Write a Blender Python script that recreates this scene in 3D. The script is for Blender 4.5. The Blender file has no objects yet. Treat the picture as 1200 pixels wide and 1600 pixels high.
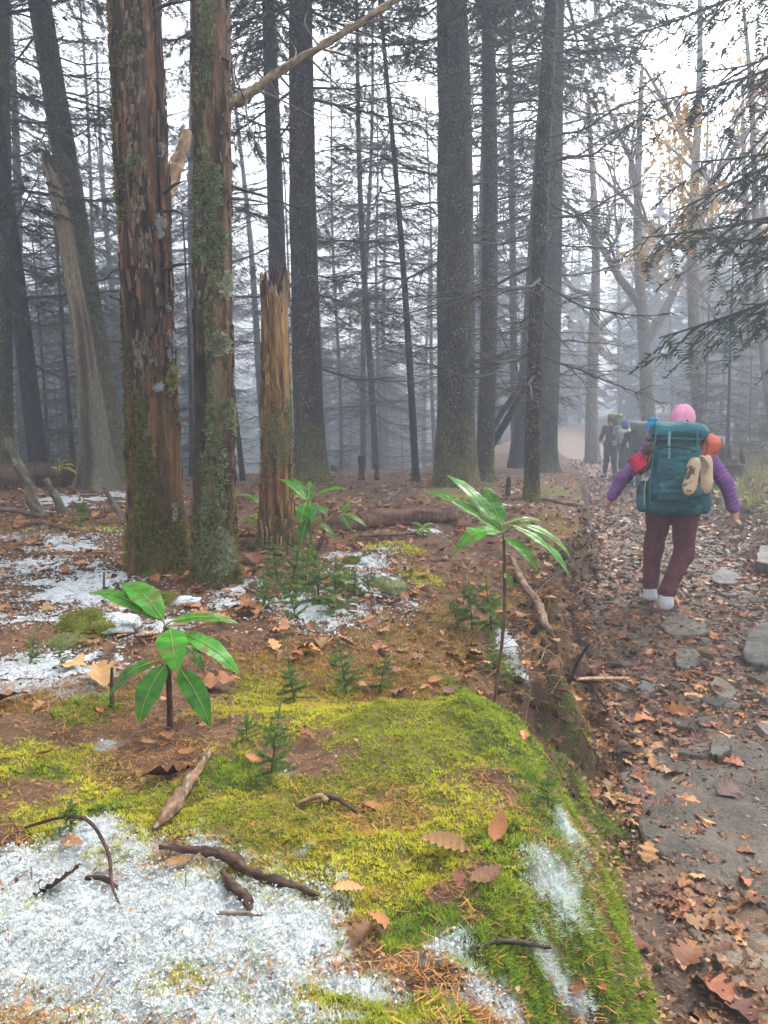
import bpy, math, random
import numpy as np
random.seed(7)
RNG = np.random.default_rng(11)
scene = bpy.context.scene

# ------------------------------------------------------------------ camera
PITCH = math.atan(148 / 1200)
CAMZ = 1.5
cam_data = bpy.data.cameras.new('camera')
cam = bpy.data.objects.new('camera', cam_data)
scene.collection.objects.link(cam)
cam.location = (0, 0, CAMZ)
cam.rotation_euler = (math.pi / 2 - PITCH, 0, 0)
cam_data.sensor_fit = 'VERTICAL'
cam_data.sensor_height = 36
cam_data.lens = 27
cam_data.clip_start = 0.02
cam_data.clip_end = 600
scene.camera = cam

# ------------------------------------------------------------------ world, sun, exposure
SUN_EL, SUN_AZ = math.radians(48), math.radians(42)      # azimuth from +Y towards +X
world = bpy.data.worlds.new('World'); scene.world = world
world.use_nodes = True
wn = world.node_tree
wn.nodes.clear()
w_out = wn.nodes.new('ShaderNodeOutputWorld')
w_bg = wn.nodes.new('ShaderNodeBackground')
w_sky = wn.nodes.new('ShaderNodeTexSky')
w_sky.sky_type = 'NISHITA'; w_sky.sun_disc = False
w_sky.sun_elevation = SUN_EL; w_sky.sun_rotation = SUN_AZ
w_sky.air_density = 1.0; w_sky.dust_density = 4.0; w_sky.ozone_density = 1.0
w_hsv = wn.nodes.new('ShaderNodeHueSaturation')
w_hsv.inputs['Saturation'].default_value = 0.14             # overcast: the cloud greys the sky
w_bg.inputs['Strength'].default_value = 0.15
wn.links.new(w_sky.outputs[0], w_hsv.inputs['Color'])
wn.links.new(w_hsv.outputs[0], w_bg.inputs['Color'])
wn.links.new(w_bg.outputs[0], w_out.inputs['Surface'])

sun_data = bpy.data.lights.new('sun', 'SUN')
sun_data.energy = 1.2; sun_data.angle = math.radians(30); sun_data.color = (1.0, 0.95, 0.88)
sun = bpy.data.objects.new('sun', sun_data); scene.collection.objects.link(sun)
sun.rotation_euler = (math.pi / 2 - SUN_EL, 0, math.pi - SUN_AZ)

vs = scene.view_settings
vs.view_transform = 'Standard'; vs.look = 'None'; vs.exposure = 2.5; vs.gamma = 1.0
vs.use_curve_mapping = False
cy = scene.cycles
cy.max_bounces = 4; cy.diffuse_bounces = 2; cy.glossy_bounces = 2; cy.transmission_bounces = 3
cy.volume_bounces = 0; cy.transparent_max_bounces = 6
cy.use_denoising = True; cy.use_adaptive_sampling = True; cy.adaptive_threshold = .03
cy.caustics_reflective = False; cy.caustics_refractive = False
cy.sample_clamp_indirect = 6

# ------------------------------------------------------------------ noise
def _h(ix, iy, iz, seed):
    n = (ix.astype(np.int64) * 374761393 + iy.astype(np.int64) * 668265263 + iz.astype(np.int64) * 2147483647 + seed * 1274126177) & 0xffffffff
    n = ((n ^ (n >> 13)) * 1274126177) & 0xffffffff
    n = ((n ^ (n >> 16)) * 2246822519) & 0xffffffff
    return ((n ^ (n >> 15)) & 0xffff) / 65535.0

def noise2(x, y, seed=0):
    x = np.asarray(x, float); y = np.asarray(y, float)
    x0 = np.floor(x); y0 = np.floor(y); fx = x - x0; fy = y - y0
    fx = fx * fx * (3 - 2 * fx); fy = fy * fy * (3 - 2 * fy)
    z = np.zeros_like(x0)
    a = _h(x0, y0, z, seed); b = _h(x0 + 1, y0, z, seed); c = _h(x0, y0 + 1, z, seed); d = _h(x0 + 1, y0 + 1, z, seed)
    return (a + (b - a) * fx) * (1 - fy) + (c + (d - c) * fx) * fy

def noise3(x, y, z, seed=0):
    z = np.asarray(z, float); z0 = np.floor(z); fz = z - z0; fz = fz * fz * (3 - 2 * fz)
    x = np.asarray(x, float); y = np.asarray(y, float)
    x0 = np.floor(x); y0 = np.floor(y); fx = x - x0; fy = y - y0
    fx = fx * fx * (3 - 2 * fx); fy = fy * fy * (3 - 2 * fy)
    def sl(k):
        a = _h(x0, y0, z0 + k, seed); b = _h(x0 + 1, y0, z0 + k, seed); c = _h(x0, y0 + 1, z0 + k, seed); d = _h(x0 + 1, y0 + 1, z0 + k, seed)
        return (a + (b - a) * fx) * (1 - fy) + (c + (d - c) * fx) * fy
    return sl(0) * (1 - fz) + sl(1) * fz

def fbm2(x, y, oct=4, seed=0):
    s = 0; a = .5; t = 0
    for i in range(oct):
        s = s + a * noise2(x * 2 ** i + 17.3 * i, y * 2 ** i - 9.1 * i, seed + i); t += a; a *= .5
    return s / t

def fbm3(x, y, z, oct=3, seed=0):
    s = 0; a = .5; t = 0
    for i in range(oct):
        s = s + a * noise3(x * 2 ** i + 17.3 * i, y * 2 ** i - 9.1 * i, z * 2 ** i, seed + i); t += a; a *= .5
    return s / t

def sstep(a, b, x):
    t = np.clip((np.asarray(x, float) - a) / (b - a), 0, 1)
    return t * t * (3 - 2 * t)

def mixc(a, b, t):
    a = np.asarray(a, float); b = np.asarray(b, float); t = np.asarray(t, float)[..., None]
    return a * (1 - t) + b * t

# ------------------------------------------------------------------ mesh helpers
def make_mesh(name, V, tris=None, quads=None, tint=None, smooth=True, attrs=None):
    V = np.asarray(V, np.float32)
    me = bpy.data.meshes.new(name)
    nt = 0 if tris is None else len(tris); nq = 0 if quads is None else len(quads)
    me.vertices.add(len(V)); me.vertices.foreach_set('co', V.ravel())
    loops = []
    if nt: loops.append(np.asarray(tris, np.int32).ravel())
    if nq: loops.append(np.asarray(quads, np.int32).ravel())
    loops = np.concatenate(loops)
    me.loops.add(len(loops)); me.loops.foreach_set('vertex_index', loops)
    me.polygons.add(nt + nq)
    starts = np.concatenate([np.arange(nt) * 3, nt * 3 + np.arange(nq) * 4]).astype(np.int32)
    me.polygons.foreach_set('loop_start', starts)
    me.polygons.foreach_set('use_smooth', np.full(nt + nq, smooth))
    if tint is not None:
        tint = np.asarray(tint, np.float32)
        if tint.ndim == 1: tint = np.tile(tint, (len(V), 1))
        c = np.ones((len(V), 4), np.float32); c[:, :3] = tint
        at = me.attributes.new('tint', 'FLOAT_COLOR', 'POINT'); at.data.foreach_set('color', c.ravel())
    for k, v in (attrs or {}).items():
        at = me.attributes.new(k, 'FLOAT', 'POINT'); at.data.foreach_set('value', np.asarray(v, np.float32))
    me.update(calc_edges=True); me.validate()
    return me

def link(name, me, mat=None, parent=None, loc=None, rot=None, scale=None, **props):
    o = bpy.data.objects.new(name, me)
    scene.collection.objects.link(o)
    if mat is not None and me is not None and len(me.materials) == 0: me.materials.append(mat)
    if parent is not None: o.parent = parent
    if loc is not None: o.location = loc
    if rot is not None: o.rotation_euler = rot
    if scale is not None: o.scale = scale if hasattr(scale, '__len__') else (scale,) * 3
    for k, v in props.items(): o[k] = v
    return o

def thing(name, label, cat, loc=(0, 0, 0), rot=None, group=None):
    o = link(name, None, loc=loc, rot=rot, label=label, category=cat)
    o.empty_display_size = .05
    if group: o['group'] = group
    return o

class Geo:
    """collects vertices, triangles, quads and tints for one mesh"""
    def __init__(s): s.V = []; s.T = []; s.Q = []; s.C = []; s.n = 0
    def add(s, V, tris=None, quads=None, tint=(.5, .5, .5)):
        V = np.asarray(V, float)
        if len(V) == 0: return s
        if tris is not None and len(tris): s.T.append(np.asarray(tris) + s.n)
        if quads is not None and len(quads): s.Q.append(np.asarray(quads) + s.n)
        t = np.asarray(tint, float)
        s.C.append(np.tile(t, (len(V), 1)) if t.ndim == 1 else t)
        s.V.append(V); s.n += len(V); return s
    def mesh(s, name, smooth=True):
        return make_mesh(name, np.concatenate(s.V), np.concatenate(s.T) if s.T else None, np.concatenate(s.Q) if s.Q else None, np.concatenate(s.C), smooth)

def tube(pts, rad, n=6, cap=True):
    """quads of a tube along pts with radii rad"""
    P = np.asarray(pts, float); m = len(P)
    rad = np.broadcast_to(np.asarray(rad, float), (m,))
    T = np.gradient(P, axis=0); T /= np.linalg.norm(T, axis=1)[:, None] + 1e-9
    ref = np.array([0, 0, 1.0]) if abs(T[:, 2]).mean() < .8 else np.array([1.0, 0, 0])
    U = np.cross(T, ref); U /= np.linalg.norm(U, axis=1)[:, None] + 1e-9
    W = np.cross(U, T)
    a = np.arange(n) * 2 * math.pi / n
    V = P[:, None] + rad[:, None, None] * (np.cos(a)[None, :, None] * U[:, None] + np.sin(a)[None, :, None] * W[:, None])
    V = V.reshape(-1, 3)
    i = np.arange(m - 1)[:, None] * n; j = np.arange(n)[None]; k = (np.arange(n) + 1)[None] % n
    Q = np.stack([i + j, i + k, i + n + k, i + n + j], -1).reshape(-1, 4)
    tr = None
    if cap:
        V = np.concatenate([V, P[:1], P[-1:]]); c0 = m * n; c1 = c0 + 1
        jj = np.arange(n); kk = (jj + 1) % n
        tr = np.concatenate([np.stack([np.full(n, c0), kk, jj], -1), np.stack([np.full(n, c1), (m - 1) * n + jj, (m - 1) * n + kk], -1)])
    return V, tr, Q

def curve(ctrl, n):
    """Catmull-Rom through control points"""
    C = np.asarray(ctrl, float)
    if len(C) == 2: return C[0] + (C[1] - C[0]) * np.linspace(0, 1, n)[:, None]
    C = np.concatenate([[2 * C[0] - C[1]], C, [2 * C[-1] - C[-2]]])
    t = np.linspace(0, len(C) - 3 - 1e-6, n); i = t.astype(int); f = (t - i)[:, None]
    a, b, c, d = C[i], C[i + 1], C[i + 2], C[i + 3]
    return .5 * (2 * b + (c - a) * f + (2 * a - 5 * b + 4 * c - d) * f ** 2 + (3 * b - a - 3 * c + d) * f ** 3)

def grid_quads(nu, nv):
    i = np.arange(nu - 1)[:, None] * nv; j = np.arange(nv - 1)[None]
    return np.stack([i + j, i + nv + j, i + nv + j + 1, i + j + 1], -1).reshape(-1, 4)

def surface_nets(F, org, h):
    """mesh of F < 0 sampled on a grid"""
    nx, ny, nz = F.shape
    cor = [(i, j, k) for i in (0, 1) for j in (0, 1) for k in (0, 1)]
    B = F < 0; K = np.zeros((nx - 1, ny - 1, nz - 1), np.int8)
    for c in cor: K += B[c[0]:nx - 1 + c[0], c[1]:ny - 1 + c[1], c[2]:nz - 1 + c[2]]
    on = (K > 0) & (K < 8)
    c = np.argwhere(on); idx = -np.ones(on.shape, int); idx[on] = np.arange(len(c))
    S = np.zeros((len(c), 3)); cnt = np.zeros(len(c))
    for a in cor:
        fa = F[c[:, 0] + a[0], c[:, 1] + a[1], c[:, 2] + a[2]]
        for ax in range(3):
            if a[ax]: continue
            b = list(a); b[ax] = 1
            fb = F[c[:, 0] + b[0], c[:, 1] + b[1], c[:, 2] + b[2]]; m = (fa < 0) != (fb < 0)
            t = np.where(m, fa / np.where(m, fa - fb, 1), 0)
            for q in range(3): S[:, q] += m * (a[q] + (t if q == ax else 0))
            cnt += m
    V = (c + S / cnt[:, None]) * h + np.asarray(org)
    Q = []
    for ax in range(3):
        sl0 = [slice(1, -1)] * 3; sl1 = [slice(1, -1)] * 3
        sl0[ax] = slice(0, -1); sl1[ax] = slice(1, None)
        f0, f1 = F[tuple(sl0)] < 0, F[tuple(sl1)] < 0
        m = f0 != f1
        p = np.argwhere(m); off = np.ones(3, int); off[ax] = 0; p = p + off
        u = np.zeros(3, int); w = np.zeros(3, int); u[(ax + 1) % 3] = 1; w[(ax + 2) % 3] = 1
        q = np.stack([idx[tuple((p - u - w).T)], idx[tuple((p - w).T)], idx[tuple(p.T)], idx[tuple((p - u).T)]], -1)
        fl = ~f0[m]; q[fl] = q[fl][:, ::-1]
        Q.append(q)
    return V, np.concatenate(Q)

# ------------------------------------------------------------------ materials
def new_mat(name, rough=.8, spec=.3):
    m = bpy.data.materials.new(name); m.use_nodes = True
    nt = m.node_tree; b = nt.nodes['Principled BSDF']
    b.inputs['Roughness'].default_value = rough
    b.inputs['Specular IOR Level'].default_value = spec
    return m, nt, b

def nd(nt, typ, **kw):
    n = nt.nodes.new('ShaderNode' + typ)
    for k, v in kw.items():
        if k in n.inputs.keys(): n.inputs[k].default_value = v
        else: setattr(n, k, v)
    return n

def tex(nt, scale=(1, 1, 1), space='Object'):
    tc = nd(nt, 'TexCoord'); mp = nd(nt, 'Mapping'); mp.inputs['Scale'].default_value = scale
    nt.links.new(tc.outputs[space], mp.inputs['Vector']); return mp.outputs[0]

def noise_node(nt, vec, scale, detail=4, rough=.6):
    n = nd(nt, 'TexNoise', Scale=scale, Detail=detail, Roughness=rough)
    nt.links.new(vec, n.inputs['Vector']); return n.outputs['Fac']

def ramp(nt, fac, stops):
    r = nd(nt, 'ValToRGB'); e = r.color_ramp.elements
    while len(e) < len(stops): e.new(.5)
    for k, (p, c) in enumerate(stops): e[k].position = p; e[k].color = (*c, 1) if len(c) == 3 else c
    nt.links.new(fac, r.inputs[0]); return r.outputs[0]

def mixn(nt, fac, a, b, blend='MIX'):
    m = nd(nt, 'Mix', data_type='RGBA', blend_type=blend)
    for s, v in ((0, fac), (6, a), (7, b)):
        if hasattr(v, 'links'): nt.links.new(v, m.inputs[s])
        elif hasattr(v, '__len__'): m.inputs[s].default_value = (*v, 1)
        else: m.inputs[s].default_value = v
    return m.outputs[2]

def bump(nt, b, h, strength=.5, dist=.01):
    n = nd(nt, 'Bump', Strength=strength, Distance=dist)
    nt.links.new(h, n.inputs['Height']); nt.links.new(n.outputs[0], b.inputs['Normal'])

def tint_mat(name, rough=.8, spec=.3, scale=60, vary=.5, bmp=0, bdist=.004, rnd=0, translucent=0, coat=0, vec=(1, 1, 1)):
    """colour from the mesh's tint attribute, times fine noise and a per-object variation"""
    m, nt, b = new_mat(name, rough, spec)
    at = nd(nt, 'Attribute', attribute_name='tint')
    col = at.outputs['Color']
    v = tex(nt, vec)
    f = noise_node(nt, v, scale, 5, .65)
    lo, hi = 1 - vary, 1 + vary
    k = ramp(nt, f, [(.25, (lo, lo, lo)), (.75, (1, 1, 1))])
    col = mixn(nt, 1.0, col, k, 'MULTIPLY')
    if rnd:
        oi = nd(nt, 'ObjectInfo'); mr = nd(nt, 'MapRange'); mr.inputs[3].default_value = 1 - rnd; mr.inputs[4].default_value = 1 + rnd * .6
        nt.links.new(oi.outputs['Random'], mr.inputs[0])
        hs = nd(nt, 'HueSaturation'); nt.links.new(mr.outputs[0], hs.inputs['Value'])
        mh = nd(nt, 'MapRange'); mh.inputs[3].default_value = .487; mh.inputs[4].default_value = .515
        ml = nd(nt, 'Math', operation='MULTIPLY'); ml.inputs[1].default_value = 7.31; fr = nd(nt, 'Math', operation='FRACT')
        nt.links.new(oi.outputs['Random'], ml.inputs[0]); nt.links.new(ml.outputs[0], fr.inputs[0]); nt.links.new(fr.outputs[0], mh.inputs[0])
        nt.links.new(mh.outputs[0], hs.inputs['Hue'])
        nt.links.new(col, hs.inputs['Color']); col = hs.outputs[0]
    nt.links.new(col, b.inputs['Base Color'])
    if coat:
        b.inputs['Coat Weight'].default_value = coat; b.inputs['Coat Roughness'].default_value = .12
    if bmp: bump(nt, b, f, bmp, bdist)
    if translucent:
        tr = nd(nt, 'BsdfTranslucent'); nt.links.new(col, tr.inputs['Color'])
        ms = nd(nt, 'MixShader'); ms.inputs[0].default_value = translucent
        out = nt.nodes['Material Output']
        nt.links.new(b.outputs[0], ms.inputs[1]); nt.links.new(tr.outputs[0], ms.inputs[2]); nt.links.new(ms.outputs[0], out.inputs['Surface'])
    return m

M = {}
M['ground'] = tint_mat('forest_floor', .9, .15, 90, .55, .8, .012)
M['trail'] = tint_mat('trail_soil', .7, .35, 110, .55, .8, .01)
M['moss'] = tint_mat('moss', .85, .08, 30, .25, translucent=.42)
M['needle'] = tint_mat('needle_litter', .8, .2, 20, .3)
M['leaf'] = tint_mat('fallen_leaf', .5, .35, 40, .6, .6, .004, rnd=.5)
M['leafstuff'] = tint_mat('leaf_litter', .55, .35, 45, .45)
M['stone'] = tint_mat('slate', .6, .35, 45, .65, 1.0, .012, rnd=.3)
M['wood'] = tint_mat('weathered_wood', .8, .2, 30, .6, .9, .006, vec=(1, 1, .25))
M['trunkwood'] = tint_mat('rotten_trunk', .8, .2, 60, .8, 1.0, .03, vec=(1, 1, .14))
M['twig'] = tint_mat('twig_bark', .85, .15, 60, .5, .5, .003)
M['glossleaf'] = tint_mat('wet_evergreen_leaf', .36, .2, 38, .5, .4, .003, translucent=.25, coat=.07)
M['fol'] = tint_mat('conifer_needles', .75, .2, 4, .35, translucent=.2)

def bark_mat(name, dark, light, fleck, sc=1.0, flecks=.5):
    m, nt, b = new_mat(name, .85, .2)
    v = tex(nt, (1, 1, .35))
    f = noise_node(nt, v, 28 * sc, 6, .7)
    vo = nd(nt, 'TexVoronoi', Scale=34 * sc); nt.links.new(v, vo.inputs['Vector'])
    base = ramp(nt, f, [(.3, dark), (.7, light)])
    v2 = tex(nt, (1, 1, .8))
    f2 = noise_node(nt, v2, 46 * sc, 3, .7); f3 = noise_node(nt, v2, 5 * sc, 3, .6)
    fm = ramp(nt, f2, [(.60 - .06 * flecks, (0, 0, 0)), (.66 - .04 * flecks, (1, 1, 1))])
    fg = ramp(nt, f3, [(.38, (0, 0, 0)), (.62, (1, 1, 1))])
    fk = mixn(nt, 1.0, fm, fg, 'MULTIPLY')
    col = mixn(nt, fk, base, fleck)
    at = nd(nt, 'Attribute', attribute_name='moss')
    mk = nd(nt, 'Math', operation='MULTIPLY'); nt.links.new(at.outputs['Fac'], mk.inputs[0])
    r = ramp(nt, f, [(.3, (.25, .25, .25)), (.6, (1, 1, 1))]); nt.links.new(r, mk.inputs[1])
    mossc = ramp(nt, f2, [(.35, (.06, .06, .012)), (.65, (.17, .15, .03))])
    col = mixn(nt, mk.outputs[0], col, mossc)
    nt.links.new(col, b.inputs['Base Color'])
    mx = nd(nt, 'Math', operation='ADD'); nt.links.new(f, mx.inputs[0]); nt.links.new(vo.outputs['Distance'], mx.inputs[1])
    bump(nt, b, mx.outputs[0], 1.0, .03)
    return m
M['bark'] = bark_mat('spruce_bark', (.008, .007, .0065), (.030, .027, .024), (.26, .26, .20), 1.0, .7)
M['bark_far'] = bark_mat('far_spruce_bark', (.010, .009, .010), (.03, .028, .028), (.10, .10, .09), .6, .2)
M['bark_grey'] = bark_mat('hardwood_bark', (.10, .09, .08), (.26, .24, .21), (.34, .33, .29), .5, .5)
M['bark_mossy'] = bark_mat('mossy_bark', (.03, .027, .018), (.09, .08, .045), (.26, .27, .17), 1.0, 1.0)

def plain_mat(name, col, rough=.7, spec=.3, nscale=40, vary=.25, bmp=.2, bdist=.004, metal=0, col2=None):
    m, nt, b = new_mat(name, rough, spec)
    v = tex(nt); f = noise_node(nt, v, nscale, 4, .6)
    c2 = col2 if col2 is not None else tuple(x * (1 - vary) for x in col)
    nt.links.new(ramp(nt, f, [(.3, c2), (.7, col)]), b.inputs['Base Color'])
    b.inputs['Metallic'].default_value = metal
    if bmp: bump(nt, b, f, bmp, bdist)
    return m
M['snow'] = plain_mat('snow', (.60, .64, .67), .6, .3, 110, .0, 1.0, .012, col2=(.30, .32, .32))
b_ = M['snow'].node_tree.nodes['Principled BSDF']

# ------------------------------------------------------------------ terrain
def smooth_table(pts, k):
    ys = np.linspace(-20, 170, 9501); xs = np.interp(ys, [p[0] for p in pts], [p[1] for p in pts])
    n = int(k / .02) | 1; w = np.hanning(n + 2)[1:-1]; w /= w.sum()
    xp = np.concatenate([np.full(n // 2, xs[0]), xs, np.full(n // 2, xs[-1])])
    return ys, np.convolve(xp, w, 'valid')
_foot = smooth_table([(-20, -.1), (0, .30), (1.0, .46), (1.74, .67), (2.43, .84), (3.65, 1.15), (5.76, 1.5), (7.2, 2.05), (14.7, 4.0), (21, 5.45), (35, 7.6), (60, 14), (170, 44)], 1.0)
_gap = smooth_table([(-20, .3), (1.0, .46), (1.7, .48), (2.3, .52), (3.3, .6), (4.9, .45), (7.4, .2), (14, .35), (21, .5), (170, .6)], .5)
_wid = smooth_table([(-20, 1.5), (3, 1.5), (7, 1.35), (14, 1.4), (21, 1.8), (35, 2), (170, 2)], 2)
_zt = smooth_table([(-20, 0), (8, 0), (14, -.06), (20, -.1), (28, .1), (40, .55), (60, 1.0), (170, 1.5)], 4)
_rel = smooth_table([(-20, .6), (2, .65), (8, .62), (14, .47), (21, .3), (35, .25), (170, .3)], 3)
_edge = ([-40, -3, 1.5, 6, 9, 60], [11.5, 12.5, 20, 34, 60, 90])
foot = lambda y: np.interp(y, *_foot) + .07 * np.exp(-((np.asarray(y) - 1.5) / .24) ** 2) - .07 * np.exp(-((np.asarray(y) - 2.25) / .28) ** 2)
gap = lambda y: np.interp(y, *_gap)
wid = lambda y: np.interp(y, *_wid)

def terrain(x, y):
    x = np.asarray(x, float); y = np.asarray(y, float)
    zt = np.interp(y, *_zt); rel = np.interp(y, *_rel)
    f = foot(y); g = gap(y)
    nz = (fbm2(x * 3.1, y * 3.1, 4, 5) - .5) * 1.25
    s = (x - (f - g)) / g + nz * (.25 + .65 * sstep(2.2, 3.2, y))
    s = np.clip(s, 0, 1); nb_ = 1 - sstep(1.9, 2.6, y); s = s * s * (3 - 2 * s) * (1 - nb_) + s ** 2.3 * nb_
    bank = rel + .10 * (fbm2(x * .7, y * .7, 3, 21) - .5) + .05 * (fbm2(x * 3.5, y * 3.5, 3, 31) - .5)
    bank = bank + .02 * np.clip(-x, 0, 8)
    bank = bank + .075 * np.exp(-((x - .10) / .55) ** 2 - ((y - 1.98) / .25) ** 2) + .07 * np.exp(-((x - .38) / .2) ** 2 - ((y - 1.45) / .28) ** 2)
    bank = bank - .05 * np.exp(-((x - .25) / .5) ** 2 - ((y - 2.55) / .22) ** 2)
    bank = bank - .20 * sstep(1.9, 2.7, y) * (1 - sstep(7, 11, y)) * sstep(f - g - .9, f - g + .1, x)
    e = np.interp(x, *_edge)
    d = np.clip(y - e, 0, None)
    bank = bank - np.minimum(.22 * d * d / (d + 2.5), 9)
    trail = .035 * (fbm2(x * 2.2, y * 2.2, 4, 41) - .5)
    z = zt + bank * (1 - s) + trail * s
    q = x - (f + wid(y))
    rb = sstep(-.1, 1.3, q + nz * .5) * (.30 + .25 * fbm2(x * .6, y * .6, 3, 51)) + .05 * np.clip(q, 0, 14)
    return z + rb

def ray(u, v):
    a, b = (u - 600) / 1200, (800 - v) / 1200
    cp, sp = math.cos(PITCH), math.sin(PITCH)
    return np.array([a, cp + b * sp, -sp + b * cp])

def W(u, v, t):
    """world point on the sight line of photo pixel (u, v) at depth t"""
    return np.array([0, 0, CAMZ]) + t * ray(u, v)

def P(u, v):
    """where that sight line meets the ground"""
    d = ray(u, v); ts = np.concatenate([np.linspace(.6, 12, 1200), np.linspace(12, 90, 1600)])
    p = np.array([0, 0, CAMZ]) + ts[:, None] * d
    below = p[:, 2] < terrain(p[:, 0], p[:, 1])
    i = int(np.argmax(below)) if below.any() else len(ts) - 1
    return p[i]

def depth(p):
    return (p[1]) * math.cos(PITCH) - (p[2] - CAMZ) * math.sin(PITCH)

def project(p):
    p = np.asarray(p, float); r = p - np.array([0, 0, CAMZ])
    cp, sp = math.cos(PITCH), math.sin(PITCH)
    dz = r[..., 1] * cp - r[..., 2] * sp; up = r[..., 1] * sp + r[..., 2] * cp
    return 600 + 1200 * r[..., 0] / dz, 800 - 1200 * up / dz, dz

class Zones:
    """soft elliptical patches on the ground"""
    def __init__(s, lst):
        s.e = []
        for z in lst:
            u, v, ru, rv = z[:4]
            c = P(u, v); a = abs(P(u + ru, v)[0] - c[0]) if v > 700 else ru / 1200 * depth(c)
            a = ru / 1200 * depth(c)
            y0 = P(u, v + rv)[1]; y1 = P(u, max(v - rv, 705))[1]
            s.e.append((c[0], (y0 + y1) / 2, max(a, .02), max((y1 - y0) / 2, .02), z[4] if len(z) > 4 else 1.0))
    def __call__(s, x, y):
        m = np.full(np.shape(x), -2.0)
        for cx, cy_, ax, ay, w in s.e:
            m = np.maximum(m, w - np.sqrt(((x - cx) / ax) ** 2 + ((y - cy_) / ay) ** 2))
        return m

# ------------------------------------------------------------------ ground cover zones
Z_YEL = Zones([(620, 1180, 330, 80), (200, 1290, 280, 70), (70, 1195, 130, 42), (520, 1590, 330, 60, 1.1), (110, 1345, 170, 40), (420, 1260, 140, 60), (330, 1120, 110, 25, .7),
               (200, 1490, 360, 130, .95), (620, 1340, 230, 120, 1.1), (470, 1500, 120, 60, .8), (480, 1330, 150, 60, .8), (590, 1260, 130, 50, .7), (610, 857, 70, 10), (860, 765, 30, 9), (660, 905, 80, 14, .7), (175, 828, 40, 8), (420, 810, 40, 10, .8), (700, 775, 40, 14, .9)])
Z_GRN = Zones([(790, 1440, 130, 120, 1.0), (640, 1470, 100, 50, .8), (680, 1440, 130, 70, .8), (850, 1220, 130, 60), (880, 1330, 90, 80), (900, 1450, 90, 110), (780, 1330, 80, 45), (740, 1490, 70, 60), (130, 1115, 70, 25, .8), (370, 1212, 70, 28), (820, 1540, 150, 80), (960, 1600, 70, 70),
               (985, 1420, 90, 170, 1.2), (1000, 1560, 80, 110, 1.2), (950, 1260, 80, 90, 1.2), (60, 1215, 60, 25, .7), (170, 1270, 90, 25, .6), (800, 1060, 40, 60, .8), (550, 1330, 40, 30, .6)])
Z_ORG = Zones([(620, 1040, 170, 70), (80, 1095, 190, 30), (450, 1060, 140, 40), (900, 840, 60, 34), (830, 960, 40, 60), (700, 1000, 80, 50), (930, 800, 40, 24), (520, 1290, 260, 70, .9), (40, 830, 80, 20),
               (600, 880, 130, 20, .6), (880, 1010, 30, 80, .8), (330, 1340, 120, 30)])
Z_SNOW = Zones([(200, 1475, 330, 120, 1.3), (40, 1370, 110, 45), (330, 1340, 90, 35), (140, 1312, 50, 26), (440, 1470, 140, 80), (560, 1545, 110, 40, .8), (270, 1590, 320, 40, .95), (870, 1400, 70, 80, .85), (900, 1330, 40, 30, .7),
                (690, 1490, 50, 40, .85), (770, 1575, 100, 40, .8), (890, 1570, 80, 50, .85), (540, 1385, 30, 20, .6), (470, 1335, 35, 16, .6),
                (70, 950, 180, 80), (70, 1045, 160, 50), (230, 985, 90, 30), (470, 955, 160, 42), (560, 920, 90, 45), (365, 925, 70, 28), (330, 945, 50, 22), (800, 1015, 26, 40), (815, 1065, 22, 40), (290, 880, 34, 34),
                (185, 745, 70, 16), (100, 790, 220, 40, .72), (130, 850, 220, 35, .75), (590, 815, 90, 14, .75), (560, 880, 80, 25), (660, 828, 50, 10, .8), (20, 890, 120, 40, .85), (620, 740, 160, 30, .5), (790, 790, 40, 12, .6),
                (900, 880, 30, 10, .3), (440, 1215, 40, 12, .7), (170, 1165, 20, 10, .8)])
Z_LITTER = Zones([(610, 1290, 110, 45), (240, 1200, 120, 60), (250, 1130, 200, 30), (520, 1010, 120, 40, .9), (760, 1230, 60, 30, .8), (600, 1400, 70, 40, .7), (560, 1450, 60, 30, .8)])

def cover(x, y):
    """0..1 weights of moss kinds, snow and trail at ground points"""
    n1 = fbm2(x * 5, y * 5, 4, 61) - .5; n2 = fbm2(x * 22, y * 22, 3, 71) - .5
    near = np.clip(2.6 / np.maximum(y, .5), .35, 1)
    n = n1 * 1.3 + n2 * .7 * near
    s = (x - (foot(y) - gap(y))) / gap(y)
    off = 1 - sstep(.5, 1.0, s - .6 * (1 - sstep(2.3, 3.0, y)))
    mk = lambda Z: sstep(-.05, .35, Z(x, y) + n) * off
    ye, gr, og = mk(Z_YEL), mk(Z_GRN), mk(Z_ORG)
    sn = Z_SNOW(x, y)
    li = sstep(.1, .6, Z_LITTER(x, y) + n1 * 1.6)
    ye = ye * (1 - .6 * li); gr = gr * (1 - .3 * li); og = og * (1 - .5 * li)
    return ye, gr, og, sn, li, s

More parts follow.
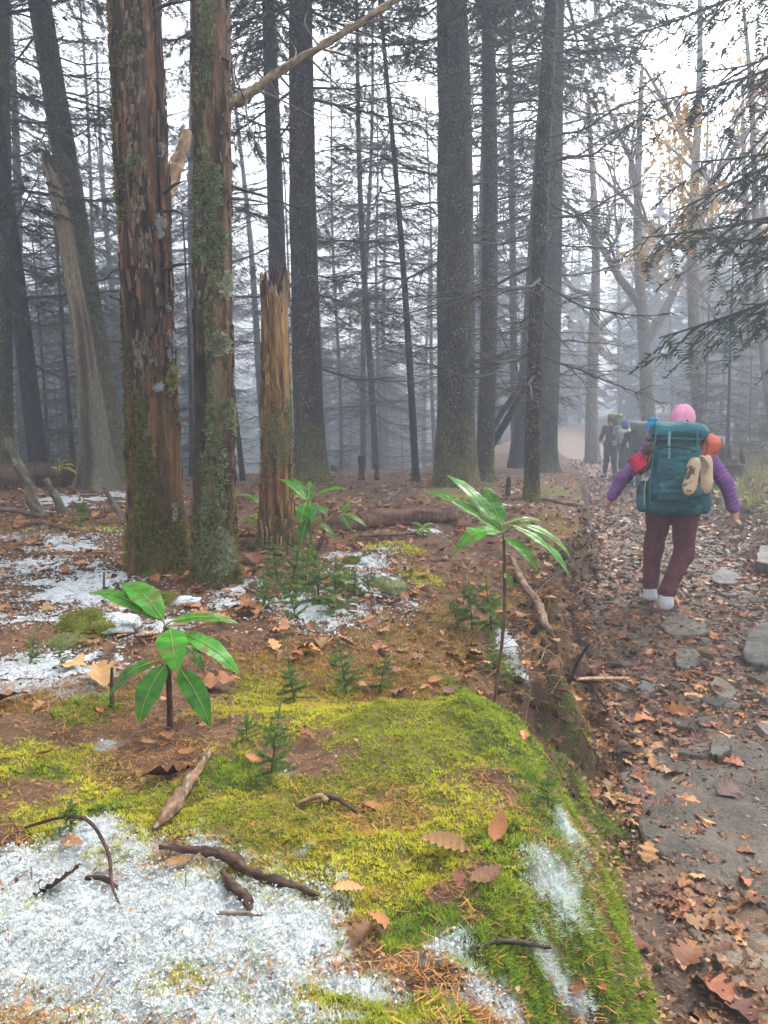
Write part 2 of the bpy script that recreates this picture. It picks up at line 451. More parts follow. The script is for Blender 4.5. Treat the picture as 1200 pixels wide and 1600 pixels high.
def ground_tint(x, y):
    ye, gr, og, sn, li, s = cover(x, y)
    n1 = fbm2(x * 1.7, y * 1.7, 4, 81); n2 = fbm2(x * 14, y * 14, 3, 91)
    c = mixc((.075, .042, .026), (.19, .115, .07), sstep(.3, .7, n2 * .6 + n1 * .4))
    c = mixc(c, (.14, .085, .058), sstep(6, 16, y) * .6)
    c = mixc(c, (.16, .10, .025), og * .6); c = mixc(c, (.13, .13, .02), ye * .8); c = mixc(c, (.06, .09, .018), gr * .8)
    face = sstep(.05, .4, s) * (1 - sstep(.9, 1.1, s)) * (1 - sstep(10, 20, y))
    c = mixc(c, mixc((.05, .03, .02), (.13, .075, .04), sstep(.35, .65, n2)), face * (1 - gr) * .8)
    snw = sstep(.05, .55, sn + 1.2 * (fbm2(x * 7, y * 7, 4, 141) - .52) + .6 * (n2 - .5)) * (y < 2.5) * (s < .6)
    c = mixc(c, (.66, .70, .73), snw * .9)
    tr = sstep(.85, 1.05, s)
    c = mixc(c, mixc((.05, .036, .026), (.14, .095, .065), sstep(.3, .7, n2)), tr * (1 - sstep(9, 17, y)))
    return c

def sgrid(lo, hi, c0, d0, c=.73):
    a, b = math.asinh((lo - c0) / c), math.asinh((hi - c0) / c)
    n = int((b - a) * c / d0)
    return c0 + c * np.sinh(np.linspace(a, b, n))

gx = sgrid(-130, 130, .1, .0165); gy = sgrid(-14, 150, 1.6, .0165)
GX, GY = np.meshgrid(gx, gy, indexing='ij')
GZ = terrain(GX, GY)
def face_relief(x, y, s):
    k = sstep(-.1, .25, s) * (1 - sstep(.8, 1.15, s)) * (.25 + .75 * sstep(2.2, 3.0, y)) * np.clip(4 / np.maximum(np.abs(y), 1), 0, 1)
    return k * (.11 * (fbm2(x * 9, y * 9, 4, 201) - .5) + .05 * (fbm2(x * 30, y * 30, 2, 203) - .5))
fine = np.clip(3 / np.maximum(np.abs(GY), .6), 0, 1) * .018 * (fbm2(GX * 24, GY * 24, 3, 101) - .5)
ye, gr, og, sn, li, s_ = cover(GX, GY)
lump = np.clip(2.5 / np.maximum(np.abs(GY), .6), 0, 1) * (ye + gr) * (.03 * (fbm2(GX * 9, GY * 9, 2, 111) - .35) + .016 * (fbm2(GX * 30, GY * 30, 2, 112) - .5))
GZm = GZ + fine + lump + face_relief(GX, GY, s_)
def height(x, y):
    """the built ground surface"""
    x = np.asarray(x, float); y = np.asarray(y, float)
    ye, gr, og, sn, li, s = cover(x, y)
    nf = np.clip(3 / np.maximum(np.abs(y), .6), 0, 1) * .018 * (fbm2(x * 24, y * 24, 3, 101) - .5)
    return terrain(x, y) + nf + face_relief(x, y, s) + np.clip(2.5 / np.maximum(np.abs(y), .6), 0, 1) * (ye + gr) * (.03 * (fbm2(x * 9, y * 9, 2, 111) - .35) + .016 * (fbm2(x * 30, y * 30, 2, 112) - .5))
me = make_mesh('ground', np.stack([GX, GY, GZm], -1).reshape(-1, 3), quads=grid_quads(len(gx), len(gy)), tint=ground_tint(GX, GY).reshape(-1, 3))
link('ground', me, M['ground'], kind='structure')

# trail: a sheet of wet stony soil lying on the ground between the banks
ty = sgrid(-6, 70, 2.0, .022); tw = np.linspace(0, 1, 70)
TY, TW = np.meshgrid(ty, tw, indexing='ij')
lo = foot(TY) - .06 + .12 * (fbm2(TY * 2.0, TY * 0 + 3, 3, 7) - .5); hi = foot(TY) + wid(TY) + .1 + .3 * (fbm2(TY * 1.2, TY * 0 + 9, 3, 8) - .5)
TX = lo + (hi - lo) * TW
edge = np.minimum(sstep(0, .08, TW), sstep(0, .08, 1 - TW))
TZ = height(TX, TY) - .012 + edge * (.018 + .02 * (fbm2(TX * 16, TY * 16, 3, 12) - .3))
n2 = fbm2(TX * 12, TY * 12, 4, 13); n1 = fbm2(TX * 2, TY * 2, 3, 14)
tc = mixc((.055, .034, .022), (.19, .115, .068), sstep(.3, .7, n2 * .6 + n1 * .4))
tc = mixc(tc, (.17, .09, .06), sstep(8, 20, TY) * .75)
me = make_mesh('trail', np.stack([TX, TY, TZ], -1).reshape(-1, 3), quads=grid_quads(len(ty), 70), tint=tc.reshape(-1, 3))
link('trail_path', me, M['trail'], kind='structure')

# ------------------------------------------------------------------ haze
hz = np.array([(x, y, z) for x in (-135, 135) for y in (-16, 155) for z in (-14, 24)], float)
me = make_mesh('haze', hz, quads=[(0, 1, 3, 2), (4, 6, 7, 5), (0, 4, 5, 1), (2, 3, 7, 6), (0, 2, 6, 4), (1, 5, 7, 3)], smooth=False)
hm = bpy.data.materials.new('fog'); hm.use_nodes = True
hn = hm.node_tree; hn.nodes.clear()
ho = hn.nodes.new('ShaderNodeOutputMaterial'); hv = hn.nodes.new('ShaderNodeVolumePrincipled')
hv.inputs['Color'].default_value = (.46, .51, .59, 1)
hv.inputs['Density'].default_value = HAZE = 0.016
hv.inputs['Density Attribute'].default_value = ''; hv.inputs['Color Attribute'].default_value = ''; hv.inputs['Temperature Attribute'].default_value = ''
hv.inputs['Anisotropy'].default_value = 0.2
hn.links.new(hv.outputs[0], ho.inputs['Volume'])
link('haze', me, hm, kind='stuff')

# ------------------------------------------------------------------ branch library (unit length along +X)
def rotm(z=0, tilt=0, roll=0):
    cz, sz = math.cos(z), math.sin(z); ct, st = math.cos(tilt), math.sin(tilt); cr, sr = math.cos(roll), math.sin(roll)
    Rz = np.array([[cz, -sz, 0], [sz, cz, 0], [0, 0, 1]]); Ry = np.array([[ct, 0, -st], [0, 1, 0], [st, 0, ct]]); Rx = np.array([[1, 0, 0], [0, cr, -sr], [0, sr, cr]])
    return Rz @ Ry @ Rx

def dead_branch_geo(rng, dense=1.0, bare=(.085, .078, .07)):
    g = Geo(); n = 12; s = np.linspace(0, 1, n)
    dr = rng.uniform(.05, .3); up = rng.uniform(.0, .25)
    wob = np.cumsum(rng.normal(0, .018, n)); wob -= wob[0]; wz = np.cumsum(rng.normal(0, .012, n)); wz -= wz[0]
    main = np.stack([s, wob + .1 * rng.normal() * s * s, -dr * s + up * s * s + wz], -1)
    V, T, Q = tube(main, .0085 * (1 - s) ** .8 + .0018, 5); g.add(V, T, Q, bare)
    m = int(rng.integers(13, 20) * dense)
    for i in range(m):
        p = rng.uniform(.18, .98); k = min(int(p * (n - 1)), n - 2); o = main[k] + (main[k + 1] - main[k]) * (p * (n - 1) - k)
        L = (.38 * (1 - p) + .12) * rng.uniform(.5, 1.2); side = 1 if i % 2 else -1
        a = side * rng.uniform(.6, 1.25); t = np.linspace(0, 1, 6)
        d = np.array([math.cos(a), math.sin(a), rng.uniform(-.35, .25)])
        tw = o + t[:, None] * L * d + np.stack([0 * t, -side * .12 * L * t ** 2, -.15 * L * t ** 2 + rng.normal(0, .008, 6) * t], -1)
        V, T, Q = tube(tw, .0032 * (1 - t) + .0013, 3, False); g.add(V, None, Q, bare)
        for j in range(int(rng.integers(1, 4))):
            k2 = rng.integers(1, 5); a2 = a + rng.choice([-1, 1]) * rng.uniform(.5, 1)
            L2 = L * rng.uniform(.25, .5); d2 = np.array([math.cos(a2), math.sin(a2), rng.uniform(-.5, .2)])
            tw2 = tw[k2] + np.linspace(0, 1, 3)[:, None] * L2 * d2
            V, T, Q = tube(tw2, [.0018, .0014, .001], 3, False); g.add(V, None, Q, bare)
    return g

def needle_twig(g, rng, o, d, L, w, tint, k=9):
    k = 11
    """a twig feathered with narrow needle tufts in a drooping plane"""
    t = np.linspace(.05, 1, k); d = d / np.linalg.norm(d)
    side = np.cross(d, [0, 0, 1.0]); side /= np.linalg.norm(side) + 1e-9; nrm = np.cross(side, d)
    P0 = o + t[:, None] * L * d + np.stack([0 * t, 0 * t, -.25 * L * t * t], -1)
    V = []; 
    for sg in (-1, 1):
        ln = w * (1.05 - .5 * t) * rng.uniform(.7, 1.3, k)
        tip = P0 + sg * side * ln[:, None] + d * (ln * .9)[:, None] + nrm * (rng.normal(-.15, .35, k) * ln)[:, None]
        b1 = P0 - d * .055 * L; b2 = P0 + d * .055 * L
        V.append(np.stack([b1, b2, tip], 1).reshape(-1, 3))
    V = np.concatenate(V); g.add(V, np.arange(len(V)).reshape(-1, 3), None, np.asarray(tint) * rng.uniform(.75, 1.2))

def bough_geo(rng, fol=(.035, .062, .032), bare=(.06, .055, .05), full=1.0, k=7):
    g = Geo(); n = 10; s = np.linspace(0, 1, n)
    dr = rng.uniform(.15, .35); up = rng.uniform(.05, .2)
    main = np.stack([s, .06 * rng.normal() * s * s, -dr * s + up * s * s], -1)
    V, T, Q = tube(main, .010 * (1 - s) + .002, 4, False); g.add(V, None, Q, bare)
    m = int(26 * full)
    for i in range(m):
        p = .12 + .86 * (i + rng.uniform(0, 1)) / m; kk = min(int(p * (n - 1)), n - 2); o = main[kk] + (main[kk + 1] - main[kk]) * (p * (n - 1) - kk)
        L = (.36 * (1 - p) + .10) * rng.uniform(.6, 1.15); side = 1 if i % 2 else -1; a = side * rng.uniform(.7, 1.2)
        d = np.array([math.cos(a), math.sin(a), rng.uniform(-.45, .0)])
        t = np.linspace(0, 1, 4); tw = o + t[:, None] * L * d + np.stack([0 * t, 0 * t, -.2 * L * t * t], -1)
        V, T, Q = tube(tw, .0025 * (1 - t) + .001, 3, False); g.add(V, None, Q, bare)
        for j in range(max(2, int(L * 16))):
            f = rng.uniform(.15, 1.0); oo = tw[0] + (tw[-1] - tw[0]) * f; a2 = a + rng.choice([-1, 1]) * rng.uniform(.3, .9)
            needle_twig(g, rng, oo, np.array([math.cos(a2), math.sin(a2), rng.uniform(-.5, .05)]), rng.uniform(.06, .13), rng.uniform(.018, .034), fol, k)
    return g

LR = np.random.default_rng(5)
DEADG = [dead_branch_geo(LR) for _ in range(9)]
BOUGHG = [bough_geo(LR) for _ in range(7)]
DEAD = [g.mesh('dead_branch') for g in DEADG]
BOUGH = [g.mesh('bough') for g in BOUGHG]
for m_ in DEAD: m_.materials.append(M['twig'])
for m_ in BOUGH: m_.materials.append(M['fol'])

def merge(dst, src, R, s, loc):
    V = np.concatenate(src.V) * s @ R.T + loc
    dst.add(V, np.concatenate(src.T) if src.T else None, np.concatenate(src.Q) if src.Q else None, np.concatenate(src.C))

def crown_geo(rng, H, dead, nd_, live, nl, lmax, tipz=.3):
    g = Geo()
    for i in range(nd_):
        z = rng.uniform(*dead); merge(g, DEADG[rng.integers(9)], rotm(rng.uniform(0, 6.28), rng.uniform(-.25, .2)), rng.uniform(.7, 1.1) * lmax * .85, (0, 0, z))
    for i in range(nl):
        z = live[0] + (live[1] - live[0]) * (i + rng.uniform(0, 1)) / nl
        L = lmax * (1 - (z - live[0]) / (H - live[0]) * .8) * rng.uniform(.7, 1.1)
        merge(g, BOUGHG[rng.integers(7)], rotm(i * 2.4 + rng.uniform(-.4, .4), rng.uniform(-.1, .25)), L, (0, 0, z))
    return g
CR_TALL = [crown_geo(LR, 17, (1.5, 9), 46, (4.8, 16.5), 58, 2.6).mesh('crown') for _ in range(3)]
CR_THIN = [crown_geo(LR, 17, (1.2, 10), 56, (7, 16.5), 36, 2.2).mesh('crown') for _ in range(2)]
CR_YOUNG = [crown_geo(LR, 5.2, (.3, 1), 3, (.35, 5), 46, 1.5).mesh('crown') for _ in range(2)]
CR_SHADE = [crown_geo(LR, 17, (7, 9), 4, (9.3, 16), 74, 3.1).mesh('crown') for _ in range(2)]  # dense crowns above the view, added to shade the near fog
for m_ in CR_TALL + CR_THIN + CR_YOUNG + CR_SHADE: m_.materials.append(M['fol'])

# ------------------------------------------------------------------ trunks
def trunk_mesh(path, rad, n, amp=.06, freq=9, seed=0, flare=.5, lobes=5, fh=.5, moss_h=.6, moss_all=.0, tintf=None, disp=None):
    """rings along path (relative to the base) with root flare, bark relief and a moss weight"""
    P_ = np.asarray(path, float); m = len(P_)
    a = np.arange(n) * 2 * math.pi / n
    A, Zi = np.meshgrid(a, np.arange(m)); z = P_[:, 2][:, None] + 0 * A
    R0 = np.asarray(rad)[:, None] + 0 * A
    fl = flare * np.exp(-np.clip(z, 0, None) / fh) * (1 + .55 * np.sin(A * lobes + seed) * np.exp(-np.clip(z, 0, None) / (fh * .8)) + .5 * (noise2(A * 1.6, z * 0 + seed, seed) - .5))
    cx, sx = np.cos(A) * R0, np.sin(A) * R0
    rel = fbm3(cx * freq * 2, sx * freq * 2, z * freq * .35, 4, seed) - .5
    r = R0 * (1 + fl + amp * 2 * rel + amp * (noise3(cx * 3, sx * 3, z * .8, seed + 9) - .5))
    if disp: r = r * disp(A, z, cx, sx)
    V = P_[:, None] + np.stack([np.cos(A) * r, np.sin(A) * r, 0 * A], -1)
    q = np.arange(m - 1)[:, None] * n; j = np.arange(n)[None]; k = (np.arange(n) + 1)[None] % n
    Q = np.stack([q + j, q + k, q + n + k, q + n + j], -1).reshape(-1, 4)
    nz = fbm3(cx * 6, sx * 6, z * 3, 3, seed + 3)
    moss = np.clip(np.exp(-np.clip(z, 0, None) / max(moss_h, .01)) * 1.3 * (moss_h > 0) + moss_all + (nz - .5) * 1.2, 0, 1)
    if moss_h <= 0 and moss_all <= 0: moss *= 0
    tint = tintf(A, z, cx, sx, rel).reshape(-1, 3) if tintf else None
    me = make_mesh('trunk', V.reshape(-1, 3), quads=Q, tint=tint, attrs={'moss': moss.ravel()})
    return me, V, A, z, moss

def axis_of(u0, v0, u1, v1, lean=0.0, sink=.15):
    """base on the ground and direction of a stem that shows between two photo pixels"""
    B = P(u0, v0); t = depth(B)
    d = W(u1, v1, t) - B; d[1] += lean * d[2]
    return B, d / d[2], t

TREE_N = [0]
def spruce(name, px, wpx, label, H=15, mat='bark', res=(28, 90), dead=(1.0, 7, 18), live=None, blen=1.6, group=None, flare=.45, moss_h=.5, moss_all=0, amp=.06, curve_=0, lean=0, lobes=5, cat='tree', taper=.55):
    TREE_N[0] += 1; sd = TREE_N[0]; rng = np.random.default_rng(100 + sd)
    B, d, t = axis_of(*px, lean=lean)
    r = wpx / 2 / 1200 * t
    z = np.concatenate([np.linspace(-.25, 1.2, int(res[1] * .3), endpoint=False), np.linspace(1.2, H, int(res[1] * .7))])
    path = z[:, None] * d; path[:, 0] += curve_ * np.sin(z * .45); path[:, 1] += .03 * np.sin(z * .6 + sd)
    rad = r * np.clip(1 - taper * np.clip(z, 0, None) / H, .05, 1)
    root = thing(name, label, cat, B, group=group)
    me, *_ = trunk_mesh(path, rad, res[0], amp=amp, freq=min(9, 1.6 / max(r, .05)), seed=sd, flare=flare, moss_h=moss_h, moss_all=moss_all, fh=max(.12, r * 1.3), lobes=lobes)
    link('trunk', me, M[mat], root)
    if live and res[0] >= 20: link('crown', CR_SHADE[sd % 2], None, root, rot=(0, math.atan(d[0]), sd * 1.3), scale=min(1.05, H / 15))  # added out-of-view crown that darkens the fog below it
    if dead:
        for i in range(dead[2]):
            zz = dead[0] + (dead[1] - dead[0]) * (i + rng.uniform(0, 1)) / dead[2]
            L = blen * rng.uniform(.5, 1.15); az = rng.uniform(0, 6.28)
            link('dead_branch', DEAD[rng.integers(9)], None, root, zz * d + np.array([curve_ * math.sin(zz * .45), 0, 0]), (rng.uniform(-.4, .4), -rng.uniform(-.25, .3), az), L)
    if live:
        for i in range(live[2]):
            zz = live[0] + (live[1] - live[0]) * (i + rng.uniform(0, 1)) / live[2]
            link('bough', BOUGH[rng.integers(7)], None, root, zz * d, (0, -rng.uniform(-.1, .25), i * 2.4 + rng.uniform(-.5, .5)), live[3] * rng.uniform(.7, 1.15))
    return root

def fog_tree(name, x, y, r, label, group, crown, H=16, mat='bark_far', lean=(0, 0), rz=0, cs=1.0, res=(10, 26)):
    TREE_N[0] += 1; sd = TREE_N[0]
    B = np.array([x, y, float(terrain(x, y))])
    root = thing(name, label, 'tree', B, group=group)
    z = np.linspace(-.3, H, res[1]); path = np.stack([lean[0] * z + .06 * np.sin(z * .5 + sd), lean[1] * z, z], -1)
    me, *_ = trunk_mesh(path, r * np.clip(1 - .75 * z / H, .06, 1), res[0], amp=.05, freq=4, seed=sd, flare=.35, moss_h=0, fh=.3)
    link('trunk', me, M[mat], root)
    if crown is not None: link('crown', crown, None, root, rot=(math.atan(-lean[1]), math.atan(lean[0]), rz), scale=cs)
    return root

# ------------------------------------------------------------------ named trees of the middle distance
spruce('spruce_tree', (712, 760, 706, 0), 64, 'thickest dark spruce trunk with moss at its foot, behind the tall leafy sapling', H=15, res=(56, 260), dead=(1.4, 7, 30), live=(5.6, 14, 22, 2.6), blen=1.9, flare=.22, moss_h=.75, amp=.09, curve_=.03)
spruce('spruce_tree', (757, 752, 764, 0), 29, 'slim dark spruce trunk standing close against the thickest trunk', H=14, res=(28, 110), dead=(1.2, 7, 30), live=(6.5, 13, 10, 2.2), blen=1.8, flare=.3, moss_h=.3, curve_=.05, amp=.09)
spruce('spruce_tree', (830, 783, 866, 0), 25, 'thin flecked spruce trunk slanting up at the bank above the trail', H=11, res=(28, 130), dead=(1.2, 5.5, 27), live=(5.2, 10, 8, 2.0), blen=1.9, flare=.22, moss_h=.35, taper=.3, curve_=-.05, amp=.09)
spruce('spruce_tree', (853, 738, 873, 0), 30, 'dark smooth spruce trunk with spreading roots where the trail narrows', H=15, res=(28, 110), dead=(1.6, 8, 30), live=(5.2, 14, 22, 2.6), blen=2.0, flare=.5, moss_h=.25, taper=.35, curve_=.04)
spruce('spruce_tree', (487, 757, 470, 0), 48, 'dark lichen-flecked spruce trunk with a mossy root flare behind the broken snag', H=15, res=(44, 200), dead=(1.6, 7.5, 30), live=(5.2, 14, 22, 2.5), blen=1.8, flare=.5, moss_h=.45, curve_=-.04, amp=.08)
spruce('spruce_tree', (180, 750, 62, 0), 46, 'olive lichen-covered trunk leaning over behind the pale dead snag', H=14, mat='bark_mossy', res=(44, 200), dead=(1.6, 7, 27), live=(5.5, 13, 10, 2.2), blen=1.7, flare=.55, moss_h=.5, moss_all=.1)
spruce('spruce_tree', (62, 752, 0, 240), 29, 'grey spruce trunk tilting away at the edge of the slope, nearest the two mossy stubs', H=13, mat='bark_far', res=(24, 80), dead=(1.2, 7, 24), live=(2.2, 12, 22, 2.2), blen=1.5, flare=.25, moss_h=0)
spruce('spruce_tree', (108, 735, 48, 330), 27, 'hazy tilted spruce trunk seen just behind the pale dead snag', H=13, mat='bark_far', res=(20, 60), dead=(1.2, 8, 24), live=(2.6, 12, 22, 2.2), blen=1.6, flare=.2, moss_h=0)
spruce('spruce_tree', (208, 742, 150, 60), 20, 'thin hazy spruce trunk slanting between the leaning trunk and the red-brown dead trunk', H=13, mat='bark_far', res=(20, 60), dead=(1.2, 8, 24), live=(3, 12, 20, 2.0), blen=1.5, flare=.2, moss_h=0)
spruce('spruce_tree', (2, 750, 0, 300), 40, 'dark mossy trunk cut off by the picture edge beside the slope', H=12, mat='bark_mossy', res=(20, 60), dead=(1.2, 7, 18), live=(5, 11, 8, 2.0), blen=1.4, flare=.3, moss_h=.3)
spruce('spruce_tree', (444, 742, 424, 130), 32, 'grey-blue spruce trunk rising behind the top of the broken snag', H=14, mat='bark_far', res=(20, 60), dead=(1.2, 8, 27), live=(3.2, 13, 20, 2.2), blen=1.6, flare=.2, moss_h=0)
spruce('spruce_tree', (543, 731, 503, 300), 24, 'hazy spruce trunk leaning beside the dark flecked trunk', H=15, mat='bark_far', res=(20, 60), dead=(1.4, 8, 27), live=(4.5, 14, 20, 2.4), blen=1.7, flare=.3, moss_h=0)
spruce('spruce_tree', (650, 752, 613, 250), 12, 'thin crooked young spruce stem standing alone in the clearing', H=8, mat='bark_far', res=(14, 60), dead=(.8, 6, 21), live=(5, 7.5, 6, 1.0), blen=.9, flare=.35, moss_h=0, curve_=.05)
spruce('spruce_tree', (607, 727, 602, 270), 13, 'slender grey trunk in fog, straight, at the middle of the clearing', H=13, mat='bark_far', res=(14, 50), dead=(1.4, 9, 24), live=(7, 12, 8, 1.8), blen=1.5, flare=.2, moss_h=0)
spruce('spruce_tree', (590, 728, 591, 300), 10, 'very slender dead-limbed stem just beside the straight grey trunk', H=12, mat='bark_far', res=(12, 40), dead=(1.2, 9, 18), live=None, blen=1.2, flare=.2, moss_h=0)
spruce('dead_pole', (380, 752, 368, 640), 9, 'short dark leaning pole seen between the two big dead trunks and the snag', H=1.3, mat='bark_far', res=(10, 20), dead=(.6, 1.2, 2), live=None, blen=.3, flare=.1, moss_h=0, cat='pole', taper=.3)
spruce('spruce_tree', (660, 713, 658, 300), 11, 'faint grey trunk in fog close to the thickest trunk', H=13, mat='bark_far', res=(12, 40), dead=(1.4, 10, 21), live=(7, 12, 8, 2), blen=1.7, flare=.2, moss_h=0)
spruce('spruce_tree', (805, 712, 800, 300), 14, 'faint grey trunk in fog behind the two leaning dead poles', H=14, mat='bark_far', res=(12, 40), dead=(1.4, 10, 21), live=(7, 13, 8, 2.2), blen=1.8, flare=.2, moss_h=0)

# trees thinning into the fog
FR = np.random.default_rng(23)
placed = []
def ok_spot(x, y, dmin):
    if abs(x - (foot(y) + wid(y) / 2)) < 1.9 + .02 * y: return False
    return all((x - a) ** 2 + (y - b) ** 2 > dmin ** 2 for a, b in placed)
cnt = 0
while cnt < 66:
    y = FR.uniform(18, 62); x = FR.uniform(-.56, .6) * y
    if cnt >= 54: y = FR.uniform(17, 34); x = FR.uniform(-.56, .02) * y
    if x > .22 * y and y < 36 and FR.uniform() < .75: continue
    if not ok_spot(x, y, 2.0): continue
    placed.append((x, y)); cnt += 1
    cr = (CR_TALL + CR_THIN)[FR.integers(5) if y < 34 else 3 + FR.integers(2)]
    kind_w = ('thin ' if cnt % 2 else 'stout ') + ('near ' if y < 26 else ('far ' if y < 42 else 'barely visible '))
    side = 'beyond the shaded slope' if x < -.12 * y else ('above the far bend of the trail' if x > .15 * y else 'behind the clearing')
    fog_tree('fog_spruce', x, y, FR.uniform(.08, .12) if cnt % 2 else FR.uniform(.14, .21), kind_w + 'grey spruce in the fog ' + side, kind_w + 'spruces in fog ' + side, cr, rz=FR.uniform(0, 6.28), lean=(FR.normal(-.02, .03), FR.normal(0, .02)), cs=FR.uniform(.85, 1.15), H=17)
cnt = 0
while cnt < 31:
    if cnt < 15: y = FR.uniform(17, 34); x = FR.uniform(.37, .6) * y
    elif cnt < 25: y = FR.uniform(13.5, 26); x = FR.uniform(-.55, -.15) * y
    else: y = FR.uniform(26, 40); x = FR.uniform(-.15, .15) * y
    if not ok_spot(x, y, 1.5): continue
    placed.append((x, y)); cnt += 1
    side = 'beside the trail past the hikers' if x > 0.2 * y else ('on the slope beyond the leaning trunks' if x < -.2 * y else 'deep behind the clearing')
    fog_tree('young_spruce', x, y, .05, 'bushy young green spruce ' + side, 'young spruces ' + side, CR_YOUNG[FR.integers(2)], H=5, rz=FR.uniform(0, 6.28), cs=FR.uniform(.7, 1.15))

# bare hardwood trees over the trail
def hardwood(name, label, px, wpx, limbs, H, leaf=None, seed=0, t=None):
    rng = np.random.default_rng(seed + 400)
    B, d, t0 = axis_of(*px); t = t or t0
    B = np.array([(px[0] - 600) / 1200 * t, t, 0.0]); B[2] = float(terrain(B[0], B[1]))
    d = W(px[2], px[3], depth(B)) - B; d /= d[2]
    r = wpx / 2 / 1200 * t
    root = thing(name, label, 'tree', B)
    z = np.linspace(-.3, H, 50); path = z[:, None] * d; path[:, 0] += .10 * np.sin(z * .55 + seed)
    me, *_ = trunk_mesh(path, r * np.clip(1 - .75 * np.clip(z, 0, None) / H, .08, 1), 16, amp=.05, freq=5, seed=seed + 50, flare=.4, moss_h=0, fh=.35)
    link('trunk', me, M['bark_grey'], root)
    leafg = Geo()
    def limb(g, o, dr, L, rr, lev):
        n = 8; t_ = np.linspace(0, 1, n); dr = dr / np.linalg.norm(dr)
        wob = np.cumsum(rng.normal(0, .06 * L, (n, 3)), 0) * .5; wob -= wob[0]
        c = o + t_[:, None] * L * dr + wob + np.stack([0 * t_, 0 * t_, .12 * L * t_ ** 2], -1)
        V, T, Q = tube(c, rr * (1 - .75 * t_), 6 if lev == 0 else 4, False); g.add(V, None, Q)
        if lev < 3:
            for i in range(int(rng.integers(3, 6))):
                f = rng.integers(2, n); ax = rng.normal(0, 1, 3); d2 = dr + .75 * ax / np.linalg.norm(ax); d2[2] += .15
                limb(g, c[f], d2, L * rng.uniform(.4, .62), rr * (1 - .75 * t_[f]) * .62, lev + 1)
        if leaf and lev >= 2:
            k = int(rng.integers(1, leaf[1] + 1))
            for i in range(k):
                p = c[rng.integers(2, n)] + rng.normal(0, .08, 3); q = rng.normal(0, .055, (3, 3)); leafg.add(p + q, [(0, 1, 2)], None, np.array(leaf[0]) * rng.uniform(.6, 1.3))
    for (zz, az, el, L, k) in limbs:
        g = Geo(); dr = np.array([math.cos(az) * math.cos(el), math.sin(az) * math.cos(el), math.sin(el)])
        i = int(np.argmin(abs(z - zz))); limb(g, path[i], dr, L, r * k, 0)
        link('limb', g.mesh('limb'), M['bark_grey'], root)
    if leafg.n: link('foliage', leafg.mesh('foliage', False), M['fol'], root)
    return root
hardwood('hardwood_tree', 'pale forked hardwood trunk standing over the hikers on the trail', (1010, 690, 1000, 200), 25, [(3.6, 0.3, .95, 4.2, .75), (4.6, 2.9, .9, 4.0, .6), (6.2, 1.2, .7, 3.2, .5), (7.5, 4.0, .8, 3, .45), (5.4, 5.6, .6, 3, .4), (2.4, 2.8, .5, 1.6, .18)], 11, ((.32, .2, .07), 1), 1, 21)
hardwood('hardwood_tree', 'slim pale hardwood trunk with side limbs above the pink cap', (1090, 690, 1088, 180), 24, [(4.2, .5, .75, 3.4, .5), (5.2, 2.6, .75, 3.4, .5), (6.6, .2, .8, 3.2, .5), (7.6, 3.3, .8, 3, .45), (6.0, 5.0, .6, 2.6, .35), (3.2, 1.0, .5, 2.0, .25)], 12, ((.36, .24, .08), 1), 2, 19)
hardwood('hardwood_tree', 'crooked pale hardwood with amber leaves at the trail margin behind the dark boughs', (1215, 700, 1180, 300), 19, [(2.6, 2.6, .7, 2.8, .4), (3.6, 3.4, .6, 3.2, .45), (4.6, .6, .8, 3, .5), (5.6, 2.9, .7, 3, .4)], 10, ((.62, .36, .08), 9), 3, 17)
hardwood('hardwood_tree', 'wide old hardwood trunk in fog just past the far hikers', (930, 676, 925, 300), 22, [(4.2, .4, .8, 3.6, .5), (5.2, 2.7, .8, 3.6, .5), (7, 1.0, .8, 3.2, .5), (6.2, 4.4, .7, 3, .4)], 12, None, 4, 25)
hardwood('hardwood_tree', 'amber-leaved hardwood glowing faintly in the fog beyond the slim pale trunk', (1160, 690, 1165, 250), 20, [(3, .4, .8, 3.0, .5), (4, 2.7, .8, 3.2, .5), (5, 1.0, .8, 3.0, .5), (6, 4.4, .7, 3, .5), (4.6, 5.6, .5, 3, .5)], 11, ((.75, .38, .10), 16), 5, 25)

# live spruce just outside the frame whose dark boughs hang over the trail
rt = thing('spruce_tree', 'dark spruce at the trail margin whose feathery boughs reach in over the path', 'tree', (5.5, 7.6, float(terrain(5.5, 7.6))))
z = np.linspace(-.3, 13, 60)
me, *_ = trunk_mesh(np.stack([0 * z, 0 * z, z], -1), .2 * (1 - .7 * np.clip(z, 0, None) / 13), 24, seed=77, moss_h=.3)
link('trunk', me, M['bark'], rt)
def bough_to(root, p0, p1, k, wide=1.0):
    v = np.asarray(p1) - np.asarray(p0); L = float(np.linalg.norm(v)); az = math.atan2(v[1], v[0]); el = math.asin(v[2] / L)
    link('bough', BOUGH[k % 7], None, root, np.asarray(p0) - np.array(root.location), (0, -(el + .12), az), (L, L * wide, L))
for k, (u, v, tt, z0, w_) in enumerate([(1020, 500, 6.9, 3.35, .3), (1010, 370, 7.0, 3.9, .4), (1140, 420, 6.0, 3.6, .5), (1130, 310, 6.6, 4.5, .7),
                                    (1040, 255, 7.4, 4.9, .7), (1000, 160, 8.0, 5.6, .8), (1090, 120, 7.2, 6.0, .8), (1150, 200, 6.6, 5.3, .8), (960, 60, 8.2, 6.4, .8), (1120, 30, 7.0, 6.9, .8), (1190, 540, 6.4, 3.0, .4), (1120, 400, 7.8, 4.2, .6)]):
    bough_to(rt, (5.5, 7.6, z0), W(u, v, tt), k, w_)
rng = np.random.default_rng(3)
